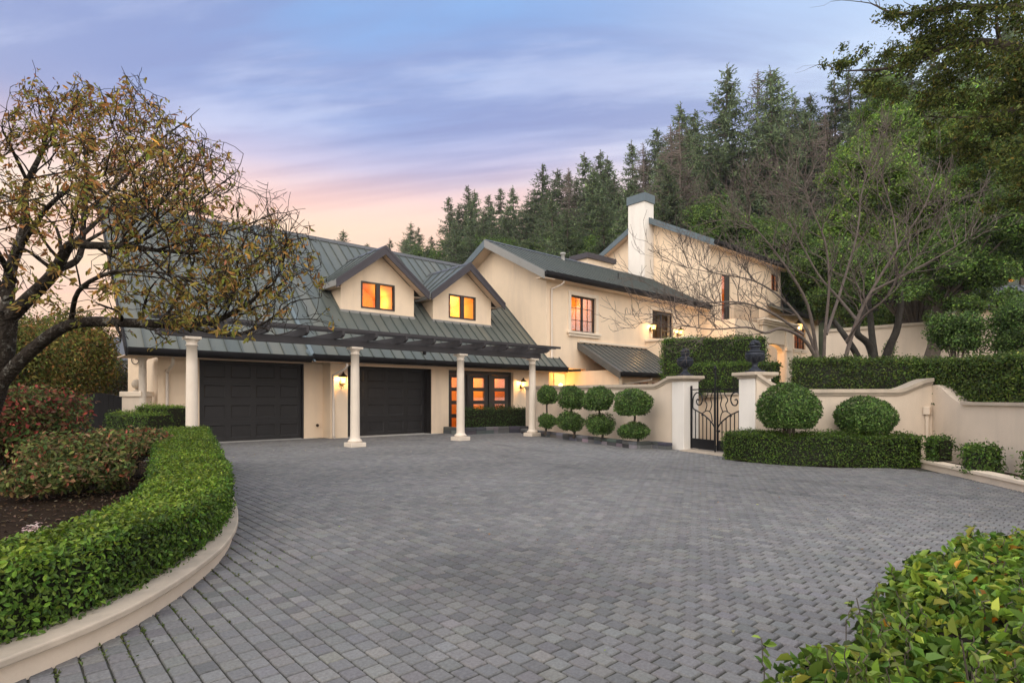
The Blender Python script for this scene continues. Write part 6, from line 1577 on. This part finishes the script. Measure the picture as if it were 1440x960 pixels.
# pale flowers in the bed
FL = thing('pale_flowers', 'cluster of small pale pink flowers low in the left bed', 'flowers', tuple(W(50, 715, 4.6)[:2]) + (.2,), world_children=True)
g = G(); g2 = G()
for _ in range(60):
    p = W(rng.uniform(34, 72), rng.uniform(698, 722), rng.uniform(4.9, 5.3)); p[2] = rng.uniform(.19, .27)
    m = 5; a = np.arange(m) * 1.2566; leaf_geo(g, np.tile(p, (m, 1)), np.c_[np.cos(a) * .4, np.sin(a) * .4, np.ones(m)], .026, pal(m, [(.62, .44, .42), (.75, .62, .58)], var=.08), aspect=.7, jit=.2)
    g2.tube([(p[0], p[1], .15), tuple(p)], .002, 3, col=(.06, .09, .03)); leaf_geo(g2, np.tile(p - np.array([0, 0, .06]), (3, 1)), rng.normal(0, 1, (3, 3)), .05, pal(3, GREEN_BOX))
g.build('petals', M['leaf_matte'], FL); g2.build('stems', M['leaf'], FL)
# far cottage at the upper right
ct = W(1392, 440, 29)
CT = thing('cottage', 'small hillside cottage with slate roof and orange lamp among the dark oaks', 'house', (ct[0], ct[1], 2.5), -math.atan2(FW[0], FW[1]) - .25)
g = G(); g.box(-1.1, 2.8, 0, 3, 0, 3.4); g.build('wall', M['stucco'], CT); g = G(); roof_plane(g, (-1.5, -.5, 3.4), (3.2, -.5, 3.4), (3.2, 2.2, 4.9), (-1.5, 2.2, 4.9), .42, .1); g.build('roof', [M['roof_dark'], M['roof_seam']], CT)
g = G(); g.lathe([(0, 0), (.11, .04), (.13, .16), (.07, .26), (0, .27)], (.55, -.75, 4.6), n=10); M['orange_lamp'] = glow('orange_lamp', (1, .32, .05), 1.6); g.build('orange_lamp', M['orange_lamp'], CT)
# fallen leaves and weeds on the paving
g = G(); n = 420
X = np.c_[rng.uniform(2.2, 14, n), rng.uniform(1.5, 18, n), np.full(n, .012)]
near = rng.uniform(0, 1, n) < .45; X[near, 0] = rng.uniform(2.5, 9, near.sum()); X[near, 1] = rng.uniform(14.5, 19, near.sum())
dd_ = X[:, :2] @ FW; rr_ = X[:, :2] @ RT; X = X[rr_ > np.interp(dd_, KD, KR) + .05]
leaf_geo(g, X, np.tile([0, 0, 1.0], (len(X), 1)), .032, pal(len(X), [(.34, .25, .10), (.22, .12, .05), (.45, .40, .28), (.15, .10, .05), (.30, .34, .10)], var=.3), aspect=.6, jit=.22, up=1.2)
struct(g.build('fallen_leaves', M['leaf_matte']), kind='stuff')
g = G(); n = 330; q = rng.uniform(8, len(lk) * .60, n).astype(int)
X = np.c_[lk[q] + lkf[q] * np.abs(rng.normal(.02, .28, n))[:, None], np.full(n, -.004)]
X[:, 0] = np.round((X[:, 0] + 4) / pa) * pa - 4 + rng.normal(0, .006, n)
rr_ = X[:, :2] @ RT; dd_ = X[:, :2] @ FW; X = X[rr_ > np.interp(dd_, KD, KR) + .01]
leaf_geo(g, np.repeat(X, 3, 0), np.tile([0, 0, .6], (len(X) * 3, 1)), .022, pal(len(X) * 3, [(.07, .10, .02), (.10, .13, .03)]), aspect=.45, jit=.9)
struct(g.build('weeds', M['leaf']), kind='stuff')

g = G(); n = 5200
dd_ = rng.uniform(3.2, 11.5, n); rr_ = np.interp(dd_, KD, KR) - .3 - np.abs(rng.normal(0, 1.6, n))
X = np.c_[dd_[:, None] * FW + rr_[:, None] * RT, np.zeros(n)]; X[:, 2] = .135 + .012 * np.abs(rr_ - np.interp(dd_, KD, KR))
leaf_geo(g, X, np.tile([0, 0, 1.0], (n, 1)), .05, pal(n, [(.10, .065, .04), (.06, .04, .028), (.16, .11, .07), (.035, .025, .02), (.12, .09, .06)], var=.35), aspect=.45, jit=.55, up=.5)
struct(g.build('leaf_litter', M['leaf_matte']), kind='stuff')

# ================================================================== EVENING HAZE
g = G(); g.box(-160, 230, -50, 200, -1.7, 75)
m = bpy.data.materials.new('haze'); m.use_nodes = True; t_ = m.node_tree; t_.nodes.clear()
pv = t_.nodes.new('ShaderNodeVolumePrincipled'); pv.inputs['Color'].default_value = (.80, .84, .90, 1); pv.inputs['Density'].default_value = .0003; pv.inputs['Anisotropy'].default_value = .2
ou = t_.nodes.new('ShaderNodeOutputMaterial'); t_.links.new(pv.outputs[0], ou.inputs['Volume'])
hz_o = struct(g.build('haze', m), kind='stuff')
